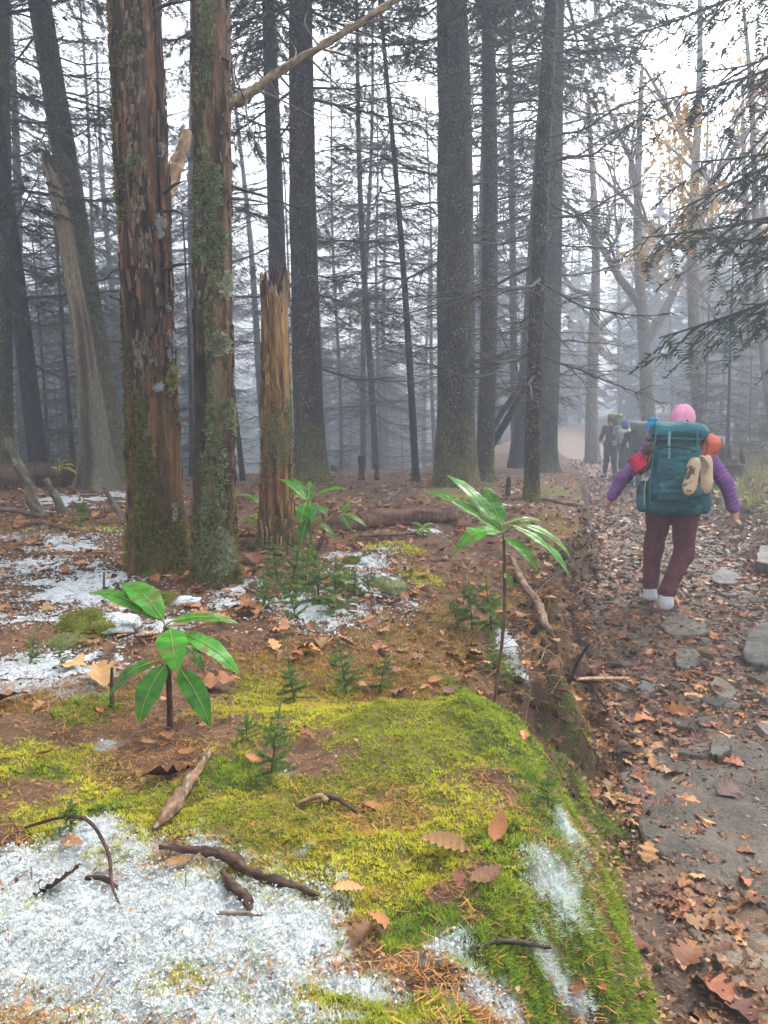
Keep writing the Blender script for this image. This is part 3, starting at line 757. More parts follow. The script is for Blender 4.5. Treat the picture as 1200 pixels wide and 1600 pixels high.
for i in range(9):
    zz = rng.uniform(5.5, 12); link('bough', BOUGH[i % 7], None, rt, (0, 0, zz), (0, rng.uniform(-.2, .1), rng.uniform(-1.6, 2.2)), rng.uniform(1.8, 2.8))
for i in range(6):
    zz = rng.uniform(2, 5); link('dead_branch', DEAD[i], None, rt, (0, 0, zz), (0, 0, 3.14 + rng.uniform(-.6, .6)), rng.uniform(2, 3))

# the wood beyond, one grey mass behind everything
FF = np.random.default_rng(61); gf_ = Geo()
for i in range(170):
    y = FF.uniform(52, 118); x = FF.uniform(-.72, .72) * y; zb = float(terrain(x, y)); H_ = FF.uniform(13, 18)
    V, T, Q = tube(np.stack([(x, y, zb - .5), (x + FF.normal(0, .3), y, zb + H_)]), [FF.uniform(.12, .25), .03], 5, False); gf_.add(V, None, Q, (.05, .047, .045))
    k = 150; zf = FF.uniform(.06, 1, k) ** .9; R_ = 2.6 * (1 - zf) ** .7 + .5; az = FF.uniform(0, 6.28, k)
    o = np.stack([x + np.cos(az) * R_ * .15, y + np.sin(az) * R_ * .15, zb + zf * H_], -1); e = np.stack([x + np.cos(az) * R_, y + np.sin(az) * R_, zb + zf * H_ - R_ * FF.uniform(.1, .5, k)], -1)
    sd = np.stack([-np.sin(az), np.cos(az), FF.normal(0, .3, k)], -1) * (R_ * .22)[:, None]
    V = np.stack([o, (o + e) / 2 + sd, e, (o + e) / 2 - sd], 1).reshape(-1, 3); gf_.add(V, None, np.arange(len(V)).reshape(-1, 4), np.array((.04, .06, .04)) * FF.uniform(.8, 1.3))
link('far_forest', gf_.mesh('far_forest', False), M['fol'], kind='stuff', label='grey far-off spruce wood lost in fog behind all the trunks')

# ------------------------------------------------------------------ the two standing dead trunks and the broken snags
def lump(c, r, seed=0, nu=14, nv=20, rough=.35, f=2.2):
    """a noisy blob"""
    th = np.linspace(.0, math.pi, nu); ph = np.arange(nv) * 2 * math.pi / nv
    T_, H_ = np.meshgrid(th, ph, indexing='ij')
    d = np.stack([np.sin(T_) * np.cos(H_), np.sin(T_) * np.sin(H_), np.cos(T_)], -1)
    k = 1 + rough * 2 * (fbm3(d[..., 0] * f + seed * 3.1, d[..., 1] * f, d[..., 2] * f, 3, seed) - .5)
    V = (d * k[..., None] * np.asarray(r) + np.asarray(c)).reshape(-1, 3)
    q = np.arange(nu - 1)[:, None] * nv; j = np.arange(nv)[None]; kk = (j + 1) % nv
    return V, np.stack([q + j, q + nv + j, q + nv + kk, q + kk], -1).reshape(-1, 4)

def shoots(pts, nrm, size, tint, k=4, spread=.8, width=.16, rng=RNG):
    """k narrow blades fanning from every point along its normal"""
    n = len(pts)
    if n == 0: return np.zeros((0, 3)), np.zeros((0, 3), int), np.zeros((0, 3))
    nrm = np.broadcast_to(np.asarray(nrm, float), (n, 3)); size = np.broadcast_to(size, (n,))
    ref = np.where(np.abs(nrm[:, 2:]) < .9, np.array([[0, 0, 1.0]]), np.array([[1.0, 0, 0]]))
    t1 = np.cross(nrm, ref); t1 /= np.linalg.norm(t1, axis=1)[:, None]; t2 = np.cross(nrm, t1)
    Vs = []
    for i in range(k):
        az = rng.uniform(0, 6.283, n); sp = spread * rng.uniform(.3, 1.2, n) * (0.25 if i == 0 else 1)
        out = np.cos(az)[:, None] * t1 + np.sin(az)[:, None] * t2
        sd = -np.sin(az)[:, None] * t1 + np.cos(az)[:, None] * t2
        L = (size * rng.uniform(.6, 1.2, n))[:, None]
        d = nrm * np.cos(sp)[:, None] + out * np.sin(sp)[:, None]
        b = pts + out * L * .1 - nrm * L * .15
        Vs.append(np.stack([b - sd * L * width * .5, b + sd * L * width * .5, b + d * L], 1))
    V = np.stack(Vs, 1).reshape(-1, 3)
    T = np.arange(len(V)).reshape(-1, 3)
    C = np.repeat(np.asarray(tint), k * 3, axis=0)
    return V, T, C

def trunk_moss(root, V, w, n, size, cols, seed, k=4):
    """moss and lichen tufts growing on a trunk where weight w is high"""
    rng = np.random.default_rng(seed)
    m, nn, _ = V.shape; ww = w.ravel() + 1e-9
    i = rng.choice(m * nn, n, p=ww / ww.sum())
    ctr = V.mean(1)[:, None]; N = (V - ctr).reshape(-1, 3)[i]; N[:, 2] *= .1; N /= np.linalg.norm(N, axis=1)[:, None] + 1e-9
    pts = V.reshape(-1, 3)[i] + rng.normal(0, .006, (n, 3))
    f = rng.uniform(0, 1, n) * .5 + .5 * fbm3(pts[:, 0] * 4, pts[:, 1] * 4, pts[:, 2] * 3, 2, seed)
    c = mixc(cols[0], cols[1], sstep(.3, .7, f))
    v, t, cc = shoots(pts, N, size * rng.uniform(.6, 1.4, n), c, k, 1.0, .3, rng)
    o = link('moss', make_mesh('moss', v, t, None, cc, False), M['moss'], root); o['kind'] = 'stuff'
    return o

def snag(px, wpx, H, label, name, tintf, disp, taper, seed, res, flare=.3, jag=0, lobes=4, fh=.25, bend=0):
    B, d, t = axis_of(*px); r = wpx / 2 / 1200 * t
    z = np.linspace(-.12, H, res[1]); path = z[:, None] * d; path[:, 0] += bend * np.sin(np.clip(z, 0, None) / H * 3.1)
    rad = r * np.interp(np.clip(z, 0, None) / H, *taper)
    root = thing(name, label, 'tree', B)
    me, V, A, zz, moss = trunk_mesh(path, rad, res[0], amp=.05, freq=7, seed=seed, flare=flare, lobes=lobes, fh=fh, moss_h=.5, tintf=tintf, disp=disp)
    if jag:
        top = np.clip((zz - (H - jag * 1.6)) / (jag * 1.6), 0, 1)
        cutn = noise2(A * 2.2, A * 0 + 1, seed) * .5 + .9 * np.abs(noise2(A * 9, A * 0 + 5, seed + 1) - .5) + .5 * np.abs(noise2(A * 21, A * 0 + 5, seed + 2) - .5)
        V = V.copy(); V[..., 2] -= top * jag * 1.7 * cutn; inw = top ** 8 * .12
        ctr = V.mean(1)[:, None]; V[..., :2] = V[..., :2] * (1 - inw[..., None]) + ctr[..., :2] * inw[..., None]
        me.vertices.foreach_set('co', V.reshape(-1, 3).astype(np.float32).ravel()); me.update()
        # rotten heart closing the broken top
        nn = res[0]; ring = V[-1]; c0 = ring.mean(0) - np.array([0, 0, jag * .9])
        hv_ = np.concatenate([ring, [c0]]); tr_ = np.array([(i, (i + 1) % nn, nn) for i in range(nn)])
        link('heartwood', make_mesh('heartwood', hv_, tr_, None, (.10, .05, .03)), M['trunkwood'], root)
    link('trunk', me, M['trunkwood'], root)
    return root, V, A, zz, t, d, r

def fibres(cx, sx, z, s): return fbm3(cx * 38, sx * 38, z * 2.2, 3, s)

def t1_tint(A, z, cx, sx, rel):
    c = np.cos(A); f = .5 + 1.5 * (fibres(cx, sx, z, 3) - .5); n = fbm3(cx * 5, sx * 5, z * 1.3, 3, 4); n2 = fbm3(cx * 14, sx * 14, z * 7, 3, 5)
    col = mixc((.03, .014, .009), (.27, .125, .055), sstep(.25, .75, f))
    low = 1 - sstep(.7, 1.25, z)
    col = mixc(col, mixc((.09, .05, .018), (.24, .12, .04), sstep(.3, .7, f)), low)
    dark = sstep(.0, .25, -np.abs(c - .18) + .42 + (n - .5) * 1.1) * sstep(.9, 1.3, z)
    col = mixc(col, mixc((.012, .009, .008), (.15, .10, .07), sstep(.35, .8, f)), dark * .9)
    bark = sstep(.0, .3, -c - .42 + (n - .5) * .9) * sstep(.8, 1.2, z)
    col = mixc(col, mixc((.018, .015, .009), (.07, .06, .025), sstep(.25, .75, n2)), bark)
    col = mixc(col, (.42, .36, .30), sstep(.68, .76, n2) * dark * .8)
    moss = low * sstep(.0, .3, .34 - np.abs(c + .15) + (n - .5) * .9) + sstep(.5, .0, z) * sstep(.25, .6, n2)
    col = mixc(col, mixc((.035, .045, .012), (.16, .14, .03), n2), np.clip(moss, 0, 1) * .85)
    return col
def t1_disp(A, z, cx, sx):
    n = fbm3(cx * 7, sx * 7, z * .35, 2, 8); crack = np.exp(-((n - .5) / .022) ** 2)
    strip = (fbm3(cx * 26, sx * 26, z * .9, 2, 9) - .5)
    c = np.cos(A); dark = sstep(.0, .25, -np.abs(c - .18) + .45) * sstep(.9, 1.3, z)
    return 1 - .14 * crack + strip * (.08 + .14 * dark) + .10 * sstep(1.95, 2.0, z * 1.0) * sstep(.3, .6, -c) * .6
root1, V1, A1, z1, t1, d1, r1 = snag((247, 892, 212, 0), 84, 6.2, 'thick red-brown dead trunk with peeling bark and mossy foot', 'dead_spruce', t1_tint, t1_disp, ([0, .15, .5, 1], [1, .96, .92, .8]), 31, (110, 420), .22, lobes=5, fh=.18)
c1 = np.cos(A1); n1_ = fbm3(V1[..., 0] * 6, V1[..., 1] * 6, V1[..., 2] * 3, 3, 44)
w = (1 - sstep(.5, 1.2, z1)) * sstep(-.1, .3, .35 - np.abs(c1 + .15) + (n1_ - .5) * 1.2) + (1 - sstep(.1, .45, z1)) * sstep(.35, .6, n1_) * 1.2 + .25 * sstep(.55, .65, n1_) * sstep(.1, .6, -c1)
trunk_moss(root1, V1, w * (np.sin(A1) < .2), 7000, .016, ((.07, .085, .02), (.24, .22, .05)), 1)

def t2_tint(A, z, cx, sx, rel):
    c = np.cos(A); f = fibres(cx, sx, z, 13); n = fbm3(cx * 5, sx * 5, z * 1.6, 3, 14); n2 = fbm3(cx * 16, sx * 16, z * 8, 3, 15)
    f = .5 + 1.5 * (f - .5); col = mixc((.04, .022, .013), (.22, .125, .065), sstep(.25, .75, f))
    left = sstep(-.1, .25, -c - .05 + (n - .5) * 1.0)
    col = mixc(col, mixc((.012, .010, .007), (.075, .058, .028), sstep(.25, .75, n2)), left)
    lich = sstep(.0, .3, .42 - np.abs(c - .1 * np.sin(z * 2.0)) + (n - .5) * 1.7)
    col = mixc(col, mixc((.06, .075, .03), (.26, .28, .16), n2), lich * .8)
    return mixc(col, mixc((.07, .07, .02), (.22, .19, .05), n2), (1 - sstep(.15, .5, z)) * .85)
def t2_disp(A, z, cx, sx):
    return 1 + .12 * (fbm3(cx * 22, sx * 22, z * 1.2, 3, 19) - .5) + .08 * (fbm3(cx * 10, sx * 10, z * 6, 3, 20) - .5)
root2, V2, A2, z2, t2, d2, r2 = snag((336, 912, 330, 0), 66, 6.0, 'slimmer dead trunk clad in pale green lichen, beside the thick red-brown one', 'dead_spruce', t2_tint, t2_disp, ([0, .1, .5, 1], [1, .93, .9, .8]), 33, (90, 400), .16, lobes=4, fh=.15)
c2 = np.cos(A2); n2_ = fbm3(V2[..., 0] * 6, V2[..., 1] * 6, V2[..., 2] * 3.5, 3, 54)
w = sstep(-.05, .3, .42 - np.abs(c2 - .1 * np.sin(z2 * 2)) + (n2_ - .5) * 1.7) * (np.sin(A2) < .3)
trunk_moss(root2, V2, w, 11000, .017, ((.09, .12, .045), (.33, .37, .20)), 2)
w = ((1 - sstep(.1, .5, z2)) + .4 * sstep(.5, .65, n2_) * sstep(0, .5, -c2)) * (np.sin(A2) < .3)
trunk_moss(root2, V2, w, 4500, .016, ((.08, .085, .02), (.25, .22, .06)), 3)

def t3_tint(A, z, cx, sx, rel):
    c = np.cos(A); f = fibres(cx, sx, z, 23); n = fbm3(cx * 6, sx * 6, z * 2, 3, 24); n2 = fbm3(cx * 18, sx * 18, z * 9, 3, 25)
    f = .5 + 1.6 * (f - .5); col = mixc((.08, .03, .014), (.52, .29, .10), sstep(.2, .72, f))
    grey = sstep(.2, .45, z - 1.35 + c * .35 + (n - .5)) ; col = mixc(col, mixc((.14, .10, .07), (.40, .33, .26), f), grey * .7)
    red = sstep(.0, .2, .17 - np.abs(z - .42) + (n - .5) * .3); col = mixc(col, mixc((.13, .045, .02), (.34, .14, .06), f), red * sstep(-.4, .2, -c + .5))
    li = sstep(.0, .25, .26 - np.abs(z - .80) + (n - .5) * .7); col = mixc(col, mixc((.10, .10, .04), (.30, .29, .16), n2), li * .85)
    return mixc(col, mixc((.07, .06, .02), (.22, .17, .06), n2), (1 - sstep(.08, .3, z)) * .8)
def t3_disp(A, z, cx, sx):
    return 1 + .22 * (fbm3(cx * 24, sx * 24, z * .8, 3, 29) - .5) + .06 * (noise3(cx * 9, sx * 9, z * 5, 28) - .5) - .10 * np.exp(-((fbm3(cx * 9, sx * 9, z * .3, 2, 27) - .5) / .02) ** 2)
root3, V3, A3, z3, t3, d3, r3 = snag((434, 860, 428, 440), 54, 1.88, 'broken orange-brown snag with a splintered top', 'broken_snag', t3_tint, t3_disp, ([0, .2, .6, 1], [1, .85, .8, .78]), 35, (84, 220), .28, jag=.16, fh=.14)
n3_ = fbm3(V3[..., 0] * 8, V3[..., 1] * 8, V3[..., 2] * 4, 3, 64)
w = (sstep(-.05, .25, .26 - np.abs(z3 - .8) + (n3_ - .5) * .8) + (1 - sstep(.05, .3, z3))) * (np.sin(A3) < .3)
trunk_moss(root3, V3, w, 4500, .016, ((.11, .11, .04), (.32, .31, .16)), 4)

def t10_tint(A, z, cx, sx, rel):
    f = fbm3(cx * 20, sx * 20, z * 1.0, 3, 73); n = fbm3(cx * 4, sx * 4, z * 1.0, 3, 74); c = np.cos(A)
    col = mixc((.07, .05, .032), (.32, .245, .16), sstep(.3, .7, f))
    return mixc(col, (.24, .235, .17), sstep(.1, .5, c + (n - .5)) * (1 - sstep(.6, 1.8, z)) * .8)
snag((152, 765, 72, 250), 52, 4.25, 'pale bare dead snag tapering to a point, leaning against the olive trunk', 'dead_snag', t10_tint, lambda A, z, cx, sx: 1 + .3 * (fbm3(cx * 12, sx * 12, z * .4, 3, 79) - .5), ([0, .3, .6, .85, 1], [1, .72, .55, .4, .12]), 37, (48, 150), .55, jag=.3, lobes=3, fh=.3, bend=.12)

# broken pale limb of the lichen trunk, rising over the path; stub of the thick one
def part_tube(root, pts, rad, name, mat, tint, n=8, m=24, seed=0, rough=.25, lichen=0):
    c = curve(pts, m); rr = np.interp(np.linspace(0, 1, m), np.linspace(0, 1, len(rad)), rad)
    if m > 30:
        jr = np.random.default_rng(seed); jit = np.stack([np.interp(np.arange(m), np.arange(0, m + 4, 4), jr.normal(0, 1, len(np.arange(0, m + 4, 4)))) for _ in range(3)], -1); c = c + jit * rr[:, None] * .13 * (rough > .22)
        rr = rr * (1 + rough * .8 * (np.interp(np.arange(m), np.arange(0, m + 3, 3), jr.uniform(-.5, .5, len(np.arange(0, m + 3, 3))))))
    V, T, Q = tube(c, rr, n); k = m * n
    ax = np.repeat(c, n, 0); ang = np.tile(np.arange(n) * 2 * math.pi / n, m); sl_ = np.repeat(np.concatenate([[0], np.cumsum(np.linalg.norm(np.diff(c, axis=0), axis=1))]), n); fr = .5 / max(float(np.mean(rr)), .003)
    nz_ = fbm3(np.cos(ang) * 2.2, np.sin(ang) * 2.2, sl_ * fr, 3, seed) - .5
    V[:k] = ax + (V[:k] - ax) * (1 + rough * 2.2 * nz_)[:, None]
    tv = np.concatenate([sstep(.25, .75, fbm3(np.cos(ang) * 2.6, np.sin(ang) * 2.6, sl_ * fr * .8, 4, seed + 1)), [.5, .5]])
    tn = np.asarray(tint) * (.45 + 1.15 * tv)[:, None]
    if lichen: tn = mixc(tn, (.42, .42, .33), np.concatenate([sstep(.58, .66, fbm3(np.cos(ang) * 3, np.sin(ang) * 3, sl_ * fr * 1.6, 3, seed + 7)) * lichen, [0, 0]]))
    return link(name, make_mesh(name, V - np.array(root.location) if root else V, T, Q, tn), M[mat], root)
lb = part_tube(root2, [W(345, 168, t2), W(385, 150, 4.0), W(450, 103, 3.95), (W(540, 50, 3.9)), W(650, -18, 3.85), W(760, -75, 3.8)], [.03, .025, .021, .018, .015, .012], 'broken_limb', 'wood', (.25, .19, .13), 12, 140, 3, .4, .5)
r_ = np.random.default_rng(8)
for (u, v, u2, v2, tt) in [(380, 152, 415, 20, 3.9), (385, 155, 415, 260, 3.8), (400, 140, 520, 200, 3.7), (450, 104, 430, 40, 4.1), (480, 88, 560, 150, 3.7), (500, 76, 610, 170, 3.9), (500, 75, 480, 20, 4.0), (540, 50, 620, 110, 3.7), (580, 28, 600, 60, 4.0), (420, 128, 440, 230, 4.1), (560, 40, 690, 60, 3.6)]:
    a, b = W(u, v, 3.95), W(u2, v2, tt); mid = (a + b) / 2 + r_.normal(0, .05, 3)
    part_tube(root2, [a, mid, b], [.006, .0045, .0015], 'twig', 'twig', (.14, .115, .09), 5, 14, 5, .2)
part_tube(root1, [W(255, 320, t1), W(268, 285, 4.5), W(292, 210, 4.75)], [.03, .034, .032], 'limb', 'wood', (.30, .18, .10), 12, 60, 6, .5, .4)
for (u, v, u2, v2) in [(255, 302, 290, 282), (240, 492, 278, 460), (240, 15, 302, 0), (255, 422, 298, 412), (255, 330, 285, 334)]:
    part_tube(root1, [W(u, v, t1 - .1), W((u + u2) / 2, (v + v2) / 2 - 3, t1 - .12), W(u2, v2, t1 - .1)], [.011, .008, .003], 'twig', 'twig', (.05, .04, .035), 6, 8, 5, .2)
for (u, v, u2, v2, tt) in [(358, 290, 490, 335, 4.2), (300, 60, 296, 110, 4.0), (358, 225, 366, 224, 4.0), (358, 95, 345, 92, 3.8), (358, 310, 420, 318, 4.4)]:
    part_tube(root2, [W(u, v, t2), W((u + u2) / 2, (v + v2) / 2 - 2, tt), W(u2, v2, tt)], [.009, .007, .002], 'twig', 'twig', (.05, .042, .035), 6, 12, 5, .2)

def stuck(root, u, v, t, r, name, mat, tint, seed, fuzz=0, cols=None):
    """clump sitting on the near face of a trunk"""
    c = W(u, v, t) - np.array(root.location)
    V, Q = lump(c, r, seed, 18, 26, .75, 3.5); o = link(name, make_mesh(name, V, None, Q, tint), M[mat], root)
    if fuzz:
        rng = np.random.default_rng(seed); i = rng.integers(0, len(V), fuzz); N = V[i] - c; N /= np.linalg.norm(N, axis=1)[:, None] + 1e-9
        vv, tt, cc = shoots(V[i], N, .014, mixc(cols[0], cols[1], rng.uniform(0, 1, fuzz)), 4, 1.0, .3, rng)
        f = link('moss', make_mesh('moss', vv, tt, None, cc, False), M['moss'], o); f['kind'] = 'stuff'
GL = ((.10, .14, .05), (.36, .40, .22)); PL = ((.2, .24, .12), (.5, .52, .38))
def blob_moss(root, V, u, v, t, sx_2, sz_2, n, cols, seed, size=.018):
    """an irregular clump of moss on the near face of a trunk"""
    q = V + np.array(root.location); pu, pv, pd = project(q); nzb = fbm3(q[..., 0] * 14, q[..., 1] * 14, q[..., 2] * 14, 3, seed)
    w = np.clip(1.2 - ((pu - u) / sx_2) ** 2 - ((pv - v) / sz_2) ** 2 + (nzb - .5) * 2.2, 0, 1) * (pd < t)
    trunk_moss(root, V, w, n, size, cols, seed)
for k, (u, v, a_, b_1, n_, cl) in enumerate([(206, 62, 16, 12, 500, GL), (212, 255, 14, 16, 420, GL), (268, 590, 10, 24, 420, ((.16, .16, .05), (.34, .32, .1))), (284, 655, 9, 6, 200, GL)]): blob_moss(root1, V1, u, v, t1, a_, b_1, n_, cl, 300 + k)
for k, (u, v, a_, b_1, n_, cl) in enumerate([(322, 88, 14, 10, 300, ((.06, .06, .03), (.2, .2, .1))), (342, 535, 15, 20, 700, PL), (352, 445, 10, 22, 500, PL), (357, 650, 12, 26, 600, GL), (340, 380, 14, 40, 700, GL), (335, 300, 12, 40, 500, GL), (350, 860, 14, 40, 700, PL)]): blob_moss(root2, V2, u, v, t2, a_, b_1, n_, cl, 320 + k)
def bark_flakes(root, V, w, n, cols, seed, ln=(.02, .09), wd=.012):
    """loose splinters and plates of bark lifting off a trunk"""
    rng = np.random.default_rng(seed); m, nn, _ = V.shape; ww = (w + 1e-9).ravel(); i = rng.choice(m * nn, n, p=ww / ww.sum())
    N = (V - V.mean(1)[:, None]).reshape(-1, 3)[i]; N[:, 2] = 0; N /= np.linalg.norm(N, axis=1)[:, None]; S = np.stack([-N[:, 1], N[:, 0], 0 * N[:, 0]], -1)
    c = V.reshape(-1, 3)[i]; L = rng.uniform(ln[0], ln[1], n)[:, None] / 2; wv = (wd * rng.uniform(.25, 1, n))[:, None]; z = np.array([[0, 0, 1.0]]) + S * rng.normal(0, .12, (n, 1)); up = rng.uniform(0, .010, (n, 1)); dn = rng.uniform(-.002, .006, (n, 1))
    tp = rng.uniform(.2, 1, (n, 1))
    A4 = np.stack([c - z * L - S * wv + N * dn, c - z * L + S * wv + N * (dn + .002), c + z * L + S * wv * tp + N * up, c + z * L - S * wv * tp + N * (up + .003)], 1)
    V8 = np.concatenate([A4, A4 - N[:, None] * .004], 1).reshape(-1, 3)
    f = np.array([(0, 1, 2, 3), (0, 4, 5, 1), (1, 5, 6, 2), (2, 6, 7, 3), (3, 7, 4, 0)]); Q = (f[None] + (np.arange(n) * 8)[:, None, None]).reshape(-1, 4)
    C = mixc(cols[0], cols[1], rng.uniform(0, 1, n) ** 1.4)
    o = link('bark_flakes', make_mesh('bark_flakes', V8, None, Q, np.repeat(C, 8, 0), False), M['needle'], root); o['kind'] = 'stuff'
fr1 = (np.sin(A1) < .35) * 1.0
bark_flakes(root1, V1, fr1 * sstep(.6, 1.1, z1) * (1 - sstep(.0, .6, np.abs(c1 - .15))) * sstep(.42, .62, n1_), 1500, ((.02, .015, .012), (.24, .18, .13)), 401)
bark_flakes(root1, V1, fr1 * sstep(.35, .6, fbm3(V1[..., 0] * 9, V1[..., 1] * 9, V1[..., 2] * 2, 3, 45)), 900, ((.015, .011, .009), (.20, .10, .055)), 402, (.03, .16), .014)
bark_flakes(root2, V2, (np.sin(A2) < .35) * sstep(.4, .6, fbm3(V2[..., 0] * 9, V2[..., 1] * 9, V2[..., 2] * 2, 3, 46)), 900, ((.015, .012, .009), (.20, .13, .07)), 403, (.02, .08), .010)
bark_flakes(root3, V3, (np.sin(A3) < .35) * sstep(.4, .65, fbm3(V3[..., 0] * 12, V3[..., 1] * 12, V3[..., 2] * 2, 3, 47)), 420, ((.10, .04, .02), (.55, .34, .15)), 404, (.03, .16), .007)
for k, (u, v, a_, b_1, n_) in enumerate([(250, 348, 8, 13, 420), (249, 366, 5, 7, 160), (268, 530, 5, 15, 300), (266, 555, 6, 9, 220), (246, 606, 7, 5, 180), (251, 232, 3, 14, 140), (268, 576, 4, 6, 100), (262, 480, 3, 8, 60), (272, 800, 3, 20, 120)]):
    q = V1 + np.array(root1.location); pu, pv, pd = project(q); nzb = fbm3(q[..., 0] * 30, q[..., 1] * 30, q[..., 2] * 30, 2, 500 + k)
    w = np.clip(1.0 - ((pu - u) / a_) ** 2 - ((pv - v) / b_1) ** 2 + (nzb - .5) * 1.2, 0, 1) * (pd < t1)
    o = trunk_moss(root1, V1, w, n_, .011, ((.6, .6, .6), (.7, .7, .7)), 520 + k, 5); o.name = 'snow_patch'; o.data.materials[0] = M['snow']

def surf_pts(x, y, lift=0.0): return np.stack([x, y, height(x, y) + lift], -1)

# moss mounds, some capped with snow
def mound(u, v, rx, ry, rz, label, cols, fuzz, seed, snow=None, size=.013):
    c = P(u, v); c[2] = float(height(c[0], c[1]))
    root = thing('moss_mound', label, 'moss mound', c)
    V, Q = lump((0, 0, 0), (rx, ry, rz), seed, 22, 32, .3); V[:, 2] = np.maximum(V[:, 2], -.03)
    link('moss_cushion', make_mesh('moss_cushion', V, None, Q, np.mean(cols, 0)), M['moss'], root)
    rng = np.random.default_rng(seed); i = rng.integers(0, len(V), fuzz); i = i[V[i, 2] > -.01]
    N = V[i] / np.array([rx, ry, rz]) ** 2; N /= np.linalg.norm(N, axis=1)[:, None]
    pt = V[i] + rng.normal(0, .008, (len(i), 3)) * np.array([1, 1, .2])
    vv, tt, cc = shoots(pt, N, size, mixc(cols[0], cols[1], np.clip(rng.uniform(0, 1, len(i)), 0, 1)), 4, .9, .22, rng)
    f = link('moss', make_mesh('moss', vv, tt, None, cc, False), M['moss'], root); f['kind'] = 'stuff'
    for k, (dx, dy, sx_, sy_, dz) in enumerate(snow or []):
        V, Q = lump((dx, dy, dz), (sx_, sy_, rz * .55), seed + 50 + k, 16, 28, .5, 3.0)
        link('snow_cap', make_mesh('snow_cap', V, None, Q, (.85, .87, .9)), M['snow'], root)
YG = ((.14, .17, .03), (.32, .33, .06)); DG = ((.04, .07, .012), (.12, .16, .03))
mound(140, 985, .13, .10, .07, 'rounded yellow-green moss mound, half under snow, left of the broad-leaved sapling', YG, 3500, 1, [(.09, .01, .10, .07, .022)])
mound(262, 945, .07, .06, .05, 'small moss mound with a white snow cap behind the broad-leaved sapling', YG, 1600, 2, [(.07, .0, .09, .05, .012)])
mound(228, 884, .09, .07, .06, 'dark green moss ball at the foot of the thick dead trunk', DG, 2200, 3, None)
mound(238, 903, .05, .04, .035, 'tiny bright moss tuft in front of the dark green moss ball', ((.08, .14, .02), (.18, .24, .04)), 900, 4, None)
mound(602, 922, .12, .09, .06, 'pale frosted moss mound beside the seedling thicket', ((.2, .24, .10), (.4, .42, .24)), 2500, 5, [(.03, .02, .07, .05, .025)])
mound(538, 915, .07, .10, .08, 'steep snow-white moss hummock in the seedling thicket', YG, 1400, 6, [(.0, -.01, .06, .085, .03)])
mound(550, 882, .07, .05, .045, 'small half-frosted moss knob behind the seedling thicket', YG, 1300, 7, [(.05, 0, .05, .04, .01)])
mound(105, 1008, .07, .05, .03, 'flat pale moss pad in the snow beside the larger moss mound', ((.2, .24, .08), (.4, .42, .2)), 1200, 8, None)

# ------------------------------------------------------------------ moss carpet, needles, snow
def shrink_xy(n, y0, y1, rng, wide=.75, add=.5):
    y = np.exp(rng.uniform(math.log(y0), math.log(y1), n)); x = rng.uniform(-1, 1, n) * (wide * y + add) ; return x, y
def gnormal(x, y):
    e = .02; zx = (terrain(x + e, y) - terrain(x - e, y)) / (2 * e); zy = (terrain(x, y + e) - terrain(x, y - e)) / (2 * e)
    N = np.stack([-zx, -zy, np.ones_like(zx)], -1); return N / np.linalg.norm(N, axis=1)[:, None]

rng = np.random.default_rng(42)
x, y = shrink_xy(330000, .85, 9, rng)
keep = x < foot(y) + .02
x, y = x[keep], y[keep]
ye, gr, og, sn, li, s = cover(x, y)
S_m = sn + 1.2 * (fbm2(x * 7, y * 7, 4, 141) - .52) + 1.0 * (fbm2(x * 30, y * 30, 3, 151) - .52)
tot = np.clip(ye + gr + og * .55 + .8 * sstep(.0, .5, sn) * (y < 2.2), 0, 1)
keep = rng.uniform(0, 1, len(x)) < tot * np.where(y > 3, .6, 1)
x, y, ye, gr, og, S_m = x[keep], y[keep], ye[keep], gr[keep], og[keep], S_m[keep]
p = surf_pts(x, y); N = gnormal(x, y) + rng.normal(0, .15, (len(x), 3)); N /= np.linalg.norm(N, axis=1)[:, None]
kind = np.where(rng.uniform(0, 1, len(x)) * (ye + gr + og * .6 + 1e-6) < gr, 1, 0)
f1 = fbm2(x * 9, y * 9, 3, 131); f2 = rng.uniform(0, 1, len(x))
cy_ = mixc((.42, .42, .03), (.72, .66, .07), np.clip(f1 * 1.0 + f2 * .6 - .3, 0, 1))
cy_ = mixc(cy_, (.46, .28, .045), sstep(.0, .8, og - ye * .7) * .9)
cy_ = mixc(cy_, (.20, .29, .03), sstep(.55, .75, fbm2(x * 4, y * 4, 2, 132)) * .6)
cg = mixc((.13, .23, .025), (.40, .50, .05), np.clip(f1 * .8 + f2 * .7 - .3, 0, 1))
frost = Zones([(900, 1350, 50, 50, .8), (900, 1230, 50, 30, .5), (870, 1410, 50, 60, .8), (760, 1560, 100, 50, .7)])
cg = mixc(cg, (.42, .52, .36), np.clip(sstep(.0, .6, frost(x, y) + (f2 - .5)), 0, .6))
fro = sstep(-.10, .5, S_m + .5 * (f2 - .5)) * .93
cy_ = mixc(cy_, (.78, .83, .85), fro); cg = mixc(cg, (.70, .78, .74), fro)
for k_, (nm, col, sz, kk, sp, wd) in enumerate([('moss_carpet', cy_, .0095, 5, 1.3, .42), ('haircap_moss', cg, .0155, 6, 1.0, .17)]):
    m = kind == k_; n_ = m.sum()
    size = sz * np.clip(y[m] / 2.0, .9, 2.2) * rng.uniform(.7, 1.25, n_)
    v, t, c = shoots(p[m], N[m], size, col[m], kk, sp, wd, rng)
    o = link(nm, make_mesh(nm, v, t, None, c, False), M['moss'], kind='stuff')

